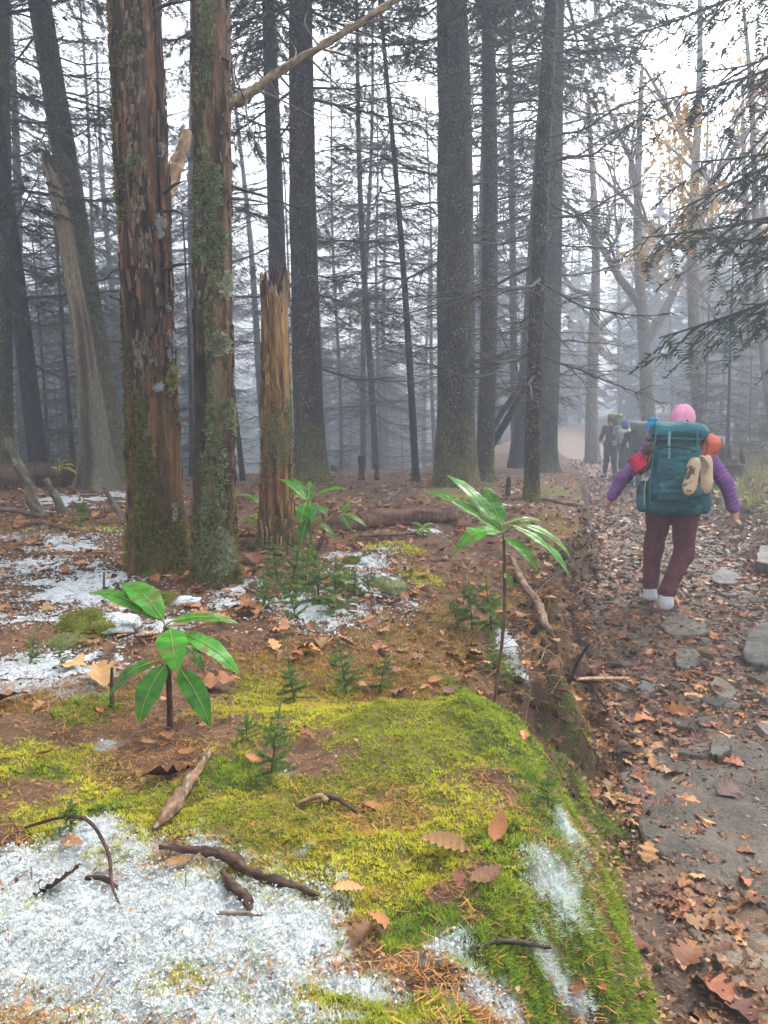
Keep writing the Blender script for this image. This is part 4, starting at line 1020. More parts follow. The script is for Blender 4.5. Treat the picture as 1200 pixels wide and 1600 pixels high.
# brown needles and bark crumbs strewn over everything
x, y = shrink_xy(185000, .85, 8, rng)
ye, gr, og, sn, li, s = cover(x, y)
w = np.clip(.5 + .6 * li + .3 * og - .6 * ye - .8 * gr + .5 * sstep(0, .3, s), .05, 1) * (1 - .75 * sstep(.2, .6, sn)) * np.where(s > 1.0, .5, 1)
keep = rng.uniform(0, 1, len(x)) < w; x, y = x[keep], y[keep]; n = len(x)
p = surf_pts(x, y, .004); p[:, 2] += rng.uniform(0, .008, n); az = rng.uniform(0, 6.28, n); L = rng.uniform(.008, .016, n) * np.clip(y / 2.2, .9, 2.5)
d = np.stack([np.cos(az), np.sin(az), rng.normal(0, .25, n)], -1) * L[:, None]; sd = np.stack([-np.sin(az), np.cos(az), 0 * az], -1) * (L * .07)[:, None]
V = np.stack([p - d - sd, p - d + sd, p + d + sd * .8, p + d - sd * .8], 1).reshape(-1, 3)
C = mixc((.09, .035, .014), (.46, .22, .06), rng.uniform(0, 1, n) ** 1.3); C = mixc(C, (.45, .30, .07), rng.uniform(0, 1, n) * .5 * cover(x, y)[0])
o = link('needle_litter', make_mesh('needle_litter', V, None, np.arange(len(V)).reshape(-1, 4), np.repeat(C, 4, 0), False), M['needle'], kind='stuff')

# snow: lumpy thin crust with holes
def snow_sheet(name, xs, ys):
    X, Y = np.meshgrid(xs, ys, indexing='ij')
    near = np.clip(2.4 / Y, .25, 1)
    S = Z_SNOW(X, Y) * .9 + 1.5 * (fbm2(X * 7, Y * 7, 4, 141) - .52) + (1.7 * (fbm2(X * 30, Y * 30, 3, 151) - .52)) * np.clip(near * 1.3, .4, 1)
    S = S - .5 * sstep(.2, .8, cover(X, Y)[5])
    h = .009 * sstep(.12, .75, S) + .008 * near * (fbm2(X * 45, Y * 45, 3, 161) - .5) + .014 * sstep(.5, 1.2, S) * fbm2(X * 10, Y * 10, 2, 171)
    Z = height(X, Y) + h - .004 + .004 * (Y > 5)
    q = grid_quads(len(xs), len(ys)); Sm = S.ravel()[q].min(1)
    q = q[Sm > np.where(Y.ravel()[q].min(1) < 2.3, 1.25, .32)]; u, inv = np.unique(q, return_inverse=True)
    V = np.stack([X, Y, Z], -1).reshape(-1, 3)[u]
    link(name, make_mesh(name, V, None, inv.reshape(-1, 4), (.85, .87, .9)), M['snow'], kind='stuff')
snow_sheet('snow', sgrid(-9, 4.5, -.3, .0075, .65), sgrid(.8, 15, 1.3, .0075, .65))

# loose snow grains over and around the crust
x, y = shrink_xy(110000, .85, 7, rng, .6, .5)
S_ = Z_SNOW(x, y) + 1.2 * (fbm2(x * 7, y * 7, 3, 141) - .5) - .5 * sstep(.2, .8, cover(x, y)[5])
kp = rng.uniform(0, 1, len(x)) < sstep(-.05, .7, S_) * .8; x, y = x[kp], y[kp]; n = len(x)
p = surf_pts(x, y, .006) + np.stack([0 * x, 0 * x, .012 * rng.uniform(0, 1, n) * sstep(.1, .8, S_[kp])], -1); L = rng.uniform(.0015, .0048, n) * np.clip(y / 1.8, .9, 2.2)
o6 = np.array([(1, 0, 0), (-1, 0, 0), (0, 1, 0), (0, -1, 0), (0, 0, .7), (0, 0, -.7)]); f8 = np.array([(0, 2, 4), (2, 1, 4), (1, 3, 4), (3, 0, 4), (2, 0, 5), (1, 2, 5), (3, 1, 5), (0, 3, 5)])
V = p[:, None] + (o6[None] * rng.uniform(.5, 1.3, (n, 6, 1)) + rng.normal(0, .2, (n, 6, 3))) * L[:, None, None]
T = (f8[None] + (np.arange(n) * 6)[:, None, None]).reshape(-1, 3)
link('snow_grains', make_mesh('snow_grains', V.reshape(-1, 3), T, None, (.8, .8, .8), False), M['snow'], kind='stuff')

# rootlets and dead grass hanging down the bank face
gr_ = Geo(); yb = np.exp(rng.uniform(math.log(2.5), math.log(9), 420))
xb = foot(yb) - gap(yb) * rng.uniform(.35, 1.05, len(yb)); hb = height(xb, yb)
for i in range(len(yb)):
    L = rng.uniform(.06, .22); t = np.linspace(0, 1, 5); dy = rng.normal(0, .5) * L; dx = L * rng.uniform(.4, 1.0)
    X = xb[i] + dx * t; Y = yb[i] + dy * t + rng.normal(0, .006, 5); Zg = height(X, Y) + .012 + .02 * np.sin(t * 3.1) * rng.uniform(.3, 1)
    V, T, Q = tube(np.stack([X, Y, Zg], -1), np.array([1, .9, .7, .5, .2]) * rng.uniform(.001, .003), 3, False); gr_.add(V, None, Q, np.array([(.10, .06, .04), (.32, .22, .10), (.20, .11, .06)][i % 3]) * rng.uniform(.6, 1.3))
link('bank_rootlets', gr_.mesh('bank_rootlets'), M['needle'], kind='stuff')

# soil clods and bits of root mat crumbling off the bank
gc_ = Geo(); yb = np.exp(rng.uniform(math.log(2.4), math.log(9), 1300)); xb = foot(yb) - gap(yb) * rng.uniform(-.25, .95, len(yb)); hb = height(xb, yb)
o6b = o6
for i in range(len(yb)):
    r_4 = rng.uniform(.006, .026) * min(1.6, .6 + yb[i] / 5)
    gc_.add((o6b * rng.uniform(.6, 1.4, (6, 1)) + rng.normal(0, .25, (6, 3))) * r_4 + (xb[i], yb[i], hb[i]), f8, None, mixc((.035, .02, .014), (.15, .085, .045), rng.uniform(0, 1)))
link('bank_clods', gc_.mesh('bank_clods', False), M['ground'], kind='stuff')

# ------------------------------------------------------------------ broad-leaved evergreen saplings
def blade(p0, p1, w, sag, seed, n=14, face=None, fold=.18):
    """leaf blade from p0 to p1: curved, folded along the midrib, wavy edge"""
    p0 = np.asarray(p0, float); p1 = np.asarray(p1, float); rng = np.random.default_rng(seed)
    t = np.linspace(0, 1, n); L = np.linalg.norm(p1 - p0)
    up = np.array([0, -.35, 1.0]) if face is None else np.asarray(face, float)
    ax = p0 + t[:, None] * (p1 - p0); dr = (p1 - p0) / L
    side = np.cross(dr, up); side /= np.linalg.norm(side) + 1e-9; nr = np.cross(side, dr)
    if nr[2] < 0 and face is None: nr = -nr; side = -side
    ax = ax + nr * (sag * L * 4 * t * (1 - t))[:, None] - nr * (.10 * L * t ** 3)[:, None]
    hw = w / 2 * np.sin(math.pi * np.clip(t, 0, 1) ** .85) ** .75 * (1 + .0 * t); hw[0] = w * .03; hw[-1] = w * .015
    cols = np.array([-1, -.55, 0, .55, 1.0])
    wav = np.stack([.05 * w * np.sin(t * 17 + seed + c * 2) * abs(c) for c in cols], 1)
    prof = np.array([fold * .55, fold * .6, 0, fold * .6, fold * .55])
    V = ax[:, None] + side * (hw[:, None] * cols)[..., None] + nr * (hw[:, None] * prof + wav * (hw / (w / 2 + 1e-9))[:, None] + (np.where(np.arange(n) % 3 == 0, -.030, .015) * w)[:, None] * np.array([.6, 1, 0, 1, .6]) * np.sin(math.pi * t)[:, None] + rng.normal(0, .012 * w, (n, 5)))[..., None]
    return V, ax + nr * .0012, grid_quads(n, 5)

def broadleaf(name, label, base, stems, leaves, cols, seed=0, cat='sapling'):
    """stems: pixel polylines with depth; leaves: (base px, tip px, width px, depth base, depth tip, sag, shade)"""
    root = thing(name, label, cat, base)
    B = np.asarray(base, float); t0 = depth(B)
    for pl, rad in stems:
        part_tube(root, [B] + [W(u, v, t0 + dt) for u, v, dt in pl], rad, 'stem', 'twig', (.12, .07, .045), 8, 30, seed)
    for k, (u0, v0, u1, v1, w, da, db, sag, sh) in enumerate(leaves):
        p0, p1 = W(u0, v0, t0 + da) - B, W(u1, v1, t0 + db) - B
        V, mid, Q = blade(p0, p1, w * .84 / 1200 * t0, sag, seed + k, 27)
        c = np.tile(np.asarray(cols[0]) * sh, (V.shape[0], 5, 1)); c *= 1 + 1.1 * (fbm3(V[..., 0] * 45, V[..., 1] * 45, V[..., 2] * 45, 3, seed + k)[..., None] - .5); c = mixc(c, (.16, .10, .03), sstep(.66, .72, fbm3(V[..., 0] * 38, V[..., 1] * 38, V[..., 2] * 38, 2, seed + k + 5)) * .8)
        c = mixc(c, np.asarray(cols[1]), np.clip(sstep(.85, 1, np.linspace(0, 1, V.shape[0]))[:, None] * (k % 3 == 0) * .7 + 0 * V[..., 0], 0, 1))
        lf = link('leaf', make_mesh('leaf', V.reshape(-1, 3), None, Q, c.reshape(-1, 3)), M['glossleaf'], root)
        Vm, Tm, Qm = tube(mid, np.linspace(.0022, .0006, len(mid)) * t0 / 2.1, 4, False)
        link('midrib', make_mesh('midrib', Vm, None, Qm, (.30, .42, .10)), M['glossleaf'], lf)
        st = W(stems[0][0][-1][0], stems[0][0][-1][1], t0 + stems[0][0][-1][2]) - B
        if np.linalg.norm(st - p0) < .12:
            Vm, Tm, Qm = tube(np.stack([st * (1 - q) + p0 * q for q in np.linspace(0, 1, 4)]), .0022 * t0 / 2.1, 4, False)
            link('leaf_stalk', make_mesh('leaf_stalk', Vm, None, Qm, (.26, .30, .08)), M['glossleaf'], lf)
    return root
GC = ((.06, .26, .018), (.24, .28, .05))
def ground_at(u, v):
    p = P(u, v); p[2] = float(height(p[0], p[1])); return p
broadleaf('rhododendron_sapling', 'low sapling with nine glossy green leaves and a short dark stem near the snow', ground_at(266, 1138),
    [([(264, 1060, 0), (262, 1010, 0), (258, 978, 0)], [.009, .0075, .0065, .006])],
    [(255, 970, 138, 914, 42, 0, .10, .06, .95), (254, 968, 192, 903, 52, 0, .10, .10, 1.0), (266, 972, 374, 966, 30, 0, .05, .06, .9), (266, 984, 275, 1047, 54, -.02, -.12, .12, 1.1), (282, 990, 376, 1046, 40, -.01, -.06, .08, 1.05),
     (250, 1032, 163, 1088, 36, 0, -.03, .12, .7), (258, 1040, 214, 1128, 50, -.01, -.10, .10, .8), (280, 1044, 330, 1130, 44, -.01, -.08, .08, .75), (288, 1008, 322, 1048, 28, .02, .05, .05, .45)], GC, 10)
broadleaf('rhododendron_sapling', 'tall thin-stemmed sapling with a whorl of glossy leaves at the bank edge', ground_at(770, 1114),
    [([(780, 1040, 0), (788, 960, 0), (788, 890, 0), (787, 832, 0)], [.008, .007, .0065, .006, .0055])],
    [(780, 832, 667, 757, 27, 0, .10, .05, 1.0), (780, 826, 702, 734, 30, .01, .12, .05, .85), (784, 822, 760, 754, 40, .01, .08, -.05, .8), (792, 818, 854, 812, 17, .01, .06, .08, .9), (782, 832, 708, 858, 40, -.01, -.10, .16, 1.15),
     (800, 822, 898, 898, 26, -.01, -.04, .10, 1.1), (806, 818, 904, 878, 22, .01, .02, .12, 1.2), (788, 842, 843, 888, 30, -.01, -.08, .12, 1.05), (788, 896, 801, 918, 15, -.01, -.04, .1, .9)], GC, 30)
broadleaf('rhododendron_sapling', 'bushy evergreen sapling in front of the broken snag', ground_at(490, 878),
    [([(486, 840, 0), (482, 805, 0), (480, 782, 0)], [.008, .007, .006, .005]), ([(500, 855, 0), (508, 825, 0), (500, 790, 0)], [.008, .007, .006, .005]), ([(505, 830, 0), (520, 808, 0), (533, 800, 0)], [.005, .004, .004, .003])],
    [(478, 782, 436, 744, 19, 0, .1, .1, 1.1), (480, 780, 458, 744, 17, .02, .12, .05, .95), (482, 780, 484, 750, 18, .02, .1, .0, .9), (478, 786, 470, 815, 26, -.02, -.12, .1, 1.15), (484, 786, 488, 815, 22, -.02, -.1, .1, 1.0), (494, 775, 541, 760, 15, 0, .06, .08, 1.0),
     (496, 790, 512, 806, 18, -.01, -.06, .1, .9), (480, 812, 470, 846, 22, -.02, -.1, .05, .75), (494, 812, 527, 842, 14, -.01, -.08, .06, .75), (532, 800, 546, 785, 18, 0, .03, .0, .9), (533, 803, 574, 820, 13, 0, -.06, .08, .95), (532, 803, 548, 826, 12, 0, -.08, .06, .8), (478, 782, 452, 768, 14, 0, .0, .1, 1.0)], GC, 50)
broadleaf('rhododendron_sapling', 'single arching green leaf shoot beside the lichen-clad dead trunk', ground_at(372, 830),
    [([(366, 795, 0), (372, 774, 0)], [.005, .004, .003])], [(372, 774, 414, 792, 13, 0, -.1, .14, 1.0), (372, 775, 352, 770, 9, 0, .1, .1, .8), (372, 810, 410, 822, 10, 0, -.1, .1, .5)], GC, 70)
broadleaf('rhododendron_sapling', 'tiny pale green seedling by the end of the fallen log', ground_at(662, 838),
    [([(661, 830, 0), (660, 824, 0)], [.004, .003, .003])], [(660, 824, 640, 816, 10, 0, .1, .1, 1.0), (660, 824, 682, 818, 10, 0, .1, .1, 1.1), (660, 826, 650, 836, 9, 0, -.1, .1, .9), (660, 826, 676, 834, 9, 0, -.1, .1, .9)], GC, 80)
broadleaf('yellow_leaved_seedling', 'slender seedling with yellow leaves beside the pale dead snag', ground_at(92, 768),
    [([(90, 740, 0), (92, 715, 0)], [.006, .005, .004])], [(92, 738, 80, 728, 9, 0, .1, .1, 1), (92, 736, 98, 724, 9, 0, .1, .1, 1), (95, 728, 104, 718, 9, 0, -.1, .1, 1), (96, 730, 116, 726, 9, 0, -.1, .1, 1), (98, 732, 120, 738, 9, 0, -.1, .1, 1), (92, 740, 86, 732, 7, 0, -.1, .1, 1)], ((.45, .40, .05), (.5, .4, .06)), 90)

# ------------------------------------------------------------------ spruce seedlings
def seedling_geo(rng):
    st = np.linspace(0, 1, 8); stem = np.stack([.03 * np.sin(st * 3) * rng.normal(), .03 * np.sin(st * 2.2), st], -1).T if False else np.stack([.03 * rng.normal() * st, .03 * rng.normal() * st * st, st], -1)
    V, T, Q = tube(stem, .014 * (1 - st) + .004, 5, False)
    gs = Geo().add(V, None, Q, (.05, .04, .03)); gf = Geo()
    def shoot(o, d, L):
        d = d / np.linalg.norm(d); k = max(9, int(L * 130)); t = np.linspace(.05, 1, k); pts = o + t[:, None] * L * d
        V, T, Q = tube(np.stack([o, o + d * L]), [.006, .003], 3, False); gs.add(V, None, Q, (.09, .06, .03))
        for q in range(3):
            a = rng.normal(0, 1, (k, 3)); a -= (a @ d)[:, None] * d; a /= np.linalg.norm(a, axis=1)[:, None]
            tip = pts + (a * .8 + d * .6) * rng.uniform(.05, .075, k)[:, None]; sd = np.cross(d, a) * .008
            V = np.stack([pts - sd, pts + sd, tip], 1).reshape(-1, 3); gf.add(V, np.arange(len(V)).reshape(-1, 3), None, np.repeat(mixc((.08, .17, .04), (.28, .38, .11), rng.uniform(0, 1, k)), 3, 0))
    for i in range(32):
        z = rng.uniform(.18, .97); a = i * 2.4 + rng.uniform(-.3, .3)
        shoot(stem[int(z * 7)], np.array([math.cos(a), math.sin(a), rng.uniform(-.15, .5)]), (.5 * (1 - z) + .12) * rng.uniform(.6, 1.1))
    shoot(stem[-2], np.array([0, 0, 1.0]), .2)
    return gs.mesh('stem'), gf.mesh('foliage', False)
SR = np.random.default_rng(9)
SEED = [seedling_geo(SR) for _ in range(5)]
for a_, b2_ in SEED: a_.materials.append(M['twig']); b2_.materials.append(M['fol'])
seedlings = [(422, 1218, 115, 'dark-stemmed spruce seedling on the yellow moss beside the lichen-crusted stick'), (108, 1302, 62, 'short spruce seedling rising from snow and moss by the curved twig'), (460, 1100, 72, 'spindly spruce seedling behind the yellow moss carpet'),
    (542, 1088, 84, 'leafier spruce seedling of the pair behind the yellow moss carpet'), (592, 1086, 62, 'shorter spruce seedling of the pair behind the yellow moss carpet'), (415, 950, 62, 'spruce seedling at the thicket end nearest the dead trunks'), (464, 968, 70, 'low spruce seedling at the snowy front of the thicket'),
    (500, 950, 95, 'tallest spruce seedling amid the thicket by the snag'), (521, 965, 88, 'spruce seedling against the snow-white hummock'), (452, 930, 80, 'bushy spruce seedling in the thicket under the evergreen sapling'), (477, 915, 75, 'spruce seedling at the back of the thicket below the snag'), (435, 915, 70, 'spruce seedling close beneath the broken snag'),
    (575, 930, 40, 'lone tiny spruce seedling in snow past the thicket'), (552, 930, 45, 'tiny spruce seedling between hummock and frosted mound'), (738, 985, 80, 'bushy spruce seedling behind the tall thin-stemmed sapling'), (770, 995, 92, 'upright spruce seedling touching the tall thin-stemmed sapling'), (716, 982, 48, 'small spruce seedling at the outer side of the bank-edge pair'),
    (770, 1050, 50, 'low spruce seedling in front of the bank-edge pair'), (48, 1040, 52, 'tiny spruce seedling in the snow near the frame edge'), (98, 1048, 44, 'frail spruce seedling in snow below the moss mound'), (857, 1262, 70, 'thin spruce seedling on the mossy bulge above the trail'), (125, 822, 42, 'dark spruce seedling beside the mossy stubs'),
    (385, 1160, 50, 'stunted spruce seedling behind the dark-stemmed one'), (640, 905, 22, 'single spruce sprout on the bare needle floor')]
for k, (u, v, h, lab) in enumerate(seedlings):
    b = ground_at(u, v); H_ = h / 1200 * depth(b); rt_ = thing('spruce_seedling', lab, 'seedling', b - np.array([0, 0, .01]), (.16 * math.sin(k * 2.3), .16 * math.cos(k * 3.1), k * 1.7), 'spruce seedlings')
    for nm_, me_ in zip(('stem', 'foliage'), SEED[k % 5]): link(nm_, me_, None, rt_, scale=(H_ * (.85 + .35 * ((k * 37) % 10) / 10), H_ * (.8 + .4 * ((k * 53) % 10) / 10), H_ * 1.05))

# ------------------------------------------------------------------ sticks, logs, roots, poles
def stick(name, label, pts, rad, tint, mat='wood', cat='stick', n=12, m=70, rough=.5, lift=None, group=None, lichen=0):
    """pts: (u, v, height above ground in m)"""
    c = []
    for q in pts:
        if len(q) == 3: p = ground_at(q[0], q[1]); p[2] += q[2]
        else: p = W(q[0], q[1], q[3]); p[2] += q[2]
        c.append(p)
    c = np.array(c)
    root = thing(name, label, cat, c[0], group=group)
    part_tube(root, c, rad, 'wood', mat, tint, n, m, len(label), rough, lichen)
    return root, c
stick('lichen_stick', 'broken stick crusted with grey lichen lying on the yellow moss', [(328, 1185, .015), (312, 1215, .02), (290, 1250, .02), (262, 1285, .018), (240, 1302, .012)], [.006, .010, .013, .014, .005], (.19, .11, .065), rough=.55, lichen=.55)
stick('fallen_branch', 'dark rotting branch half buried in the snow crust', [(250, 1330, .01), (320, 1345, .015), (360, 1360, .02), (400, 1385, .016), (470, 1402, .012), (500, 1408, .006)], [.004, .009, .012, .009, .006, .003], (.085, .05, .035), rough=.6)
stick('fallen_branch', 'short dark rotten wood chunk jutting out of the snow', [(348, 1375, .01), (362, 1400, .015), (384, 1425, .012), (395, 1450, .0)], [.004, .009, .008, .002], (.07, .042, .03), rough=.7)
stick('curved_twig', 'thin curved twig arching over moss and snow', [(40, 1306, .01), (95, 1302, .02), (140, 1318, .035), (170, 1360, .03), (176, 1400, .02), (192, 1425, .0)], [.003, .0035, .004, .0035, .003, .002], (.07, .04, .035), 'twig', 'twig', 6, 40, .2)
stick('twig', 'short dark twig stub poking from snow at the curved twig', [(135, 1382, .012), (160, 1390, .016), (185, 1394, .01)], [.004, .005, .004], (.06, .035, .03), 'twig', 'twig', 6, 16, .2)
stick('twig', 'pale snapped twig on the needle floor past the dark branch', [(462, 1262, .01), (500, 1262, .012), (512, 1268, .008)], [.004, .006, .007], (.33, .2, .11), 'wood', 'twig', 6, 16, .2)
stick('twig', 'dark knotty twig cluster end lying on brown needles', [(508, 1262, .01), (530, 1268, .016), (560, 1278, .008)], [.008, .007, .003], (.07, .045, .035), 'twig', 'twig', 6, 16, .4)
stick('twig', 'grey twig lying beyond the snow crust', [(340, 1445, .012), (380, 1455, .02), (412, 1458, .012)], [.003, .004, .003], (.2, .15, .11), 'twig', 'twig', 6, 16, .2)
stick('twig', 'black twig lying across the bottom moss', [(735, 1495, .012), (790, 1498, .018), (860, 1503, .012)], [.003, .0045, .003], (.05, .045, .035), 'twig', 'twig', 6, 20, .3)
stick('stub_twig', 'upright dark stub beside the low broad-leaved sapling', [(176, 1115, -.01), (176, 1110, .05), (178, 1108, .11)], [.007, .005, .004], (.05, .04, .03), 'twig', 'twig', 6, 16, .2)
stick('stub_twig', 'tiny black stub in the snow behind the low sapling', [(164, 930, -.01), (163, 925, .04), (164, 922, .09)], [.006, .005, .004], (.04, .03, .025), 'twig', 'twig', 6, 16, .2)
stick('bank_root', 'weathered pale brown root running down the bank edge', [(800, 880, .03), (815, 920, .05), (838, 950, .06), (850, 985, .05), (868, 1005, .0)], [.016, .022, .024, .02, .012], (.27, .17, .11), rough=.45)
stick('root_stub', 'dark root stub hanging below the weathered bank root', [(824, 950, .02), (826, 985, .01), (850, 1040, -.01)], [.006, .005, .003], (.06, .04, .03), 'twig', 'root', 6, 20, .3)
stick('upright_twig', 'black forked twig sticking up from the bank foot', [(888, 1068, .0, 3.1), (893, 1058, .0, 3.1), (905, 1030, .0, 3.08), (921, 1006, .0, 3.05)], [.008, .009, .007, .005], (.035, .028, .025), 'twig', 'twig', 7, 24, .3)
stick('upright_twig', 'black twig slanting down from the forked twig over the leaves', [(893, 1060, .0, 3.1), (925, 1075, .01, 3.15), (938, 1095, .0, 3.05), (950, 1112, .0, 3.0)], [.007, .006, .005, .003], (.04, .03, .026), 'twig', 'twig', 7, 24, .3)
stick('peeled_stick', 'straight tan peeled stick lying across the trail edge', [(902, 1061, .0, 3.05), (940, 1060, .0, 3.25), (982, 1060, .0, 3.45)], [.007, .008, .007], (.45, .28, .17), rough=.15)
stick('long_twig', 'long thin dark twig lying diagonally on the trail', [(990, 1062, .02), (1015, 1075, .03), (1050, 1100, .025), (1090, 1133, .015)], [.005, .005, .0045, .003], (.075, .055, .045), 'twig', 'twig', 6, 30, .3)
stick('long_twig', 'thin twig on the trail below the walking hiker', [(1125, 955, .02), (1160, 970, .03), (1200, 985, .02)], [.006, .006, .005], (.08, .06, .05), 'twig', 'twig', 6, 30, .3)
stick('bank_twig', 'wiry twig reaching from the bank root over the trail', [(820, 962, .02), (850, 935, .08), (880, 905, .06), (912, 880, .02)], [.004, .0035, .003, .002], (.14, .1, .08), 'twig', 'twig', 6, 24, .2)
stick('bank_twig', 'pale straw twig along the bank foot', [(860, 992, .03), (885, 1000, .03), (900, 1003, .0)], [.003, .003, .002], (.3, .2, .13), 'twig', 'twig', 6, 14, .2)
stick('fallen_log', 'long reddish fallen log lying across the clearing', [(515, 832, .04), (570, 826, .06), (640, 820, .06), (706, 816, .05)], [.06, .075, .075, .07], (.19, .10, .07), 'trunkwood', 'log', 14, 60, .25)
stick('fallen_log', 'dark brown rotten log at the foot of the pale dead snag', [(-10, 765, .08), (60, 762, .12), (130, 758, .12)], [.13, .16, .14], (.13, .075, .05), 'trunkwood', 'log', 14, 50, .3)
stick('fallen_pole', 'grey fallen pole resting on the far floor of the clearing', [(520, 738, .1), (590, 728, .25), (700, 716, .4)], [.05, .05, .04], (.09, .075, .07), 'wood', 'log', 10, 40, .2)
stick('fallen_branch', 'pale stick on the bank floor beyond the thin flecked trunk', [(845, 783, .03), (880, 790, .03), (910, 793, .02)], [.02, .022, .018], (.2, .13, .09), 'wood', 'stick', 8, 20, .2)
stick('fallen_branch', 'grey branch on the floor left of the long fallen log', [(600, 790, .03), (620, 778, .06), (636, 765, .03)], [.02, .016, .01], (.12, .09, .08), 'wood', 'stick', 8, 20, .3)
stick('fallen_branch', 'thin grey branch lying in front of the long fallen log', [(560, 842, .02), (610, 842, .03), (655, 836, .02)], [.012, .014, .01], (.14, .09, .07), 'wood', 'stick', 8, 20, .3)
stick('fallen_branch', 'branch lying on snowy litter left of the mossy stubs', [(-10, 800, .03), (30, 806, .04), (75, 815, .03)], [.02, .022, .016], (.15, .10, .08), 'wood', 'stick', 8, 20, .3)
stick('fallen_branch', 'thin branch on the litter near the shorter mossy stub', [(20, 828, .02), (60, 824, .03), (110, 832, .02)], [.012, .014, .01], (.10, .07, .06), 'wood', 'stick', 8, 20, .3)
stick('mossy_stub', 'tallest mossy broken pole leaning out of the litter', [(72, 842, -.02, 6.0), (58, 800, 0, 6.0), (38, 745, 0, 6.05), (10, 686, 0, 6.1)], [.05, .046, .043, .03], (.09, .08, .05), 'wood', 'stub', 12, 50, .35, lichen=.35)
stick('mossy_stub', 'shorter mossy broken pole behind the tallest one', [(112, 832, -.02, 6.3), (95, 795, 0, 6.3), (72, 748, 0, 6.35)], [.045, .04, .026], (.09, .08, .05), 'wood', 'stub', 12, 40, .35, lichen=.35)
stick('mossy_stub', 'thin leaning stub between the pale snag and the thick dead trunk', [(200, 822, -.02, 6.4), (182, 796, 0, 6.4), (163, 762, 0, 6.5)], [.035, .026, .016], (.13, .11, .075), 'wood', 'stub', 10, 40, .35)
stick('dead_pole', 'leaning dead pole propped against the thin flecked trunk', [(765, 700, 0, 13), (790, 660, 0, 12.6), (826, 596, 0, 12)], [.07, .06, .045], (.05, .045, .042), 'wood', 'pole', 8, 24, .2)
stick('dead_pole', 'second thinner dead pole leaning beside the first', [(768, 672, 0, 13.4), (795, 628, 0, 13), (822, 592, 0, 12.6)], [.05, .045, .035], (.05, .045, .042), 'wood', 'pole', 8, 24, .2)
stick('short_stub', 'stubby dark post standing in the clearing beyond the long log', [(793, 772, -.02, 8.6), (795, 745, 0, 8.6)], [.03, .024], (.07, .055, .045), 'wood', 'stub', 8, 16, .3)
stick('short_stub', 'small grey post near the far fallen pole', [(565, 748, -.02, 11), (565, 712, 0, 11)], [.05, .045], (.07, .06, .055), 'wood', 'stub', 8, 16, .3)
stick('short_stub', 'thin grey post beside the far fallen pole', [(590, 748, -.02, 11), (589, 726, 0, 11)], [.035, .03], (.07, .06, .055), 'wood', 'stub', 8, 16, .3)
# rotten stump right of the trail
sb = ground_at(1138, 752)
def st_tint(A, z, cx, sx, rel): return mixc((.03, .022, .018), (.10, .07, .05), sstep(.35, .7, fbm3(cx * 12, sx * 12, z * 1.5, 3, 91)))
zz_ = np.linspace(-.1, .8, 50)
rs = thing('rotten_stump', 'jagged dark rotten stump beside the hiker on the far trail side', 'stump', sb)
me, V, A, zq, _ = trunk_mesh(np.stack([0 * zz_, 0 * zz_, zz_], -1), .30 - .16 * np.clip(zz_, 0, 1), 48, amp=.15, freq=4, seed=93, flare=.5, lobes=4, fh=.25, moss_h=0, tintf=st_tint)
V = V.copy(); V[..., 2] -= np.clip(zq - .3, 0, 1) * 1.1 * noise2(A * 2.4, A * 0, 95) * 1.1; me.vertices.foreach_set('co', V.reshape(-1, 3).astype(np.float32).ravel()); me.update()
link('wood', me, M['trunkwood'], rs)

# ------------------------------------------------------------------ bedrock and stones
def slab(name, label, px, tint, lift, seed, thick=.06, tilt=0):
    pts = np.array([W(u, v, -(CAMZ - .01) / ray(u, v)[2]) for u, v in px]); pts[:, 2] = np.minimum(height(pts[:, 0], pts[:, 1]), .06); c = pts.mean(0)
    o = curve(np.concatenate([pts, pts[:1]]), 72)[:-1]; n = len(o); rng = np.random.default_rng(seed)
    o[:, :2] += (fbm2(np.arange(n) * .4, np.zeros(n), 3, seed) - .5)[:, None] * .05 * (o[:, :2] - c[:2]) / np.linalg.norm(o[:, :2] - c[:2], axis=1)[:, None]
    A_ = np.c_[pts[:, :2], np.ones(len(pts))]; pl = np.linalg.lstsq(A_, pts[:, 2], rcond=None)[0]
    rings = [0, .1, .2, .3, .4, .5, .58, .66, .74, .81, .87, .93, .97, 1.0, 1.01]; V = []
    m_r = len(rings)
    for k, r in enumerate(rings):
        xy = c[:2] + (o[:, :2] - c[:2]) * r; z = np.c_[xy, np.ones(n)] @ pl + lift
        z = z + .022 * (fbm2(xy[:, 0] * 5, xy[:, 1] * 5, 3, seed) - .5) + .03 * (np.floor(fbm2(xy[:, 0] * 2.2 + xy[:, 1] * 1.5, xy[:, 1] * 4, 2, seed + 1) * 8) / 8 - .5) + .012 * (fbm2(xy[:, 0] * 22, xy[:, 1] * 22, 2, seed) - .5)
        if k == m_r - 2: z -= .008
        if k == m_r - 1: z -= thick
        V.append(np.c_[xy, z])
    V = np.array(V); m = len(rings)
    q = np.arange(m - 1)[:, None] * n; j = np.arange(n)[None]; kk = (j + 1) % n
    Q = np.stack([q + j, q + n + j, q + n + kk, q + kk], -1).reshape(-1, 4)
    Vf = V.reshape(-1, 3); f = fbm2(Vf[:, 0] * 6, Vf[:, 1] * 9, 4, seed + 2); f2 = fbm2(Vf[:, 0] * 2, Vf[:, 1] * 2, 3, seed + 3)
    col = mixc(np.asarray(tint) * .5, np.asarray(tint) * 1.35, sstep(.25, .75, f)); col = mixc(col, (.17, .12, .075), sstep(.45, .7, f2) * .6)
    me = make_mesh(name, Vf - c, None, Q, col); link(name, me, M['stone'], None, c, label=label, category='rock', kind='thing')
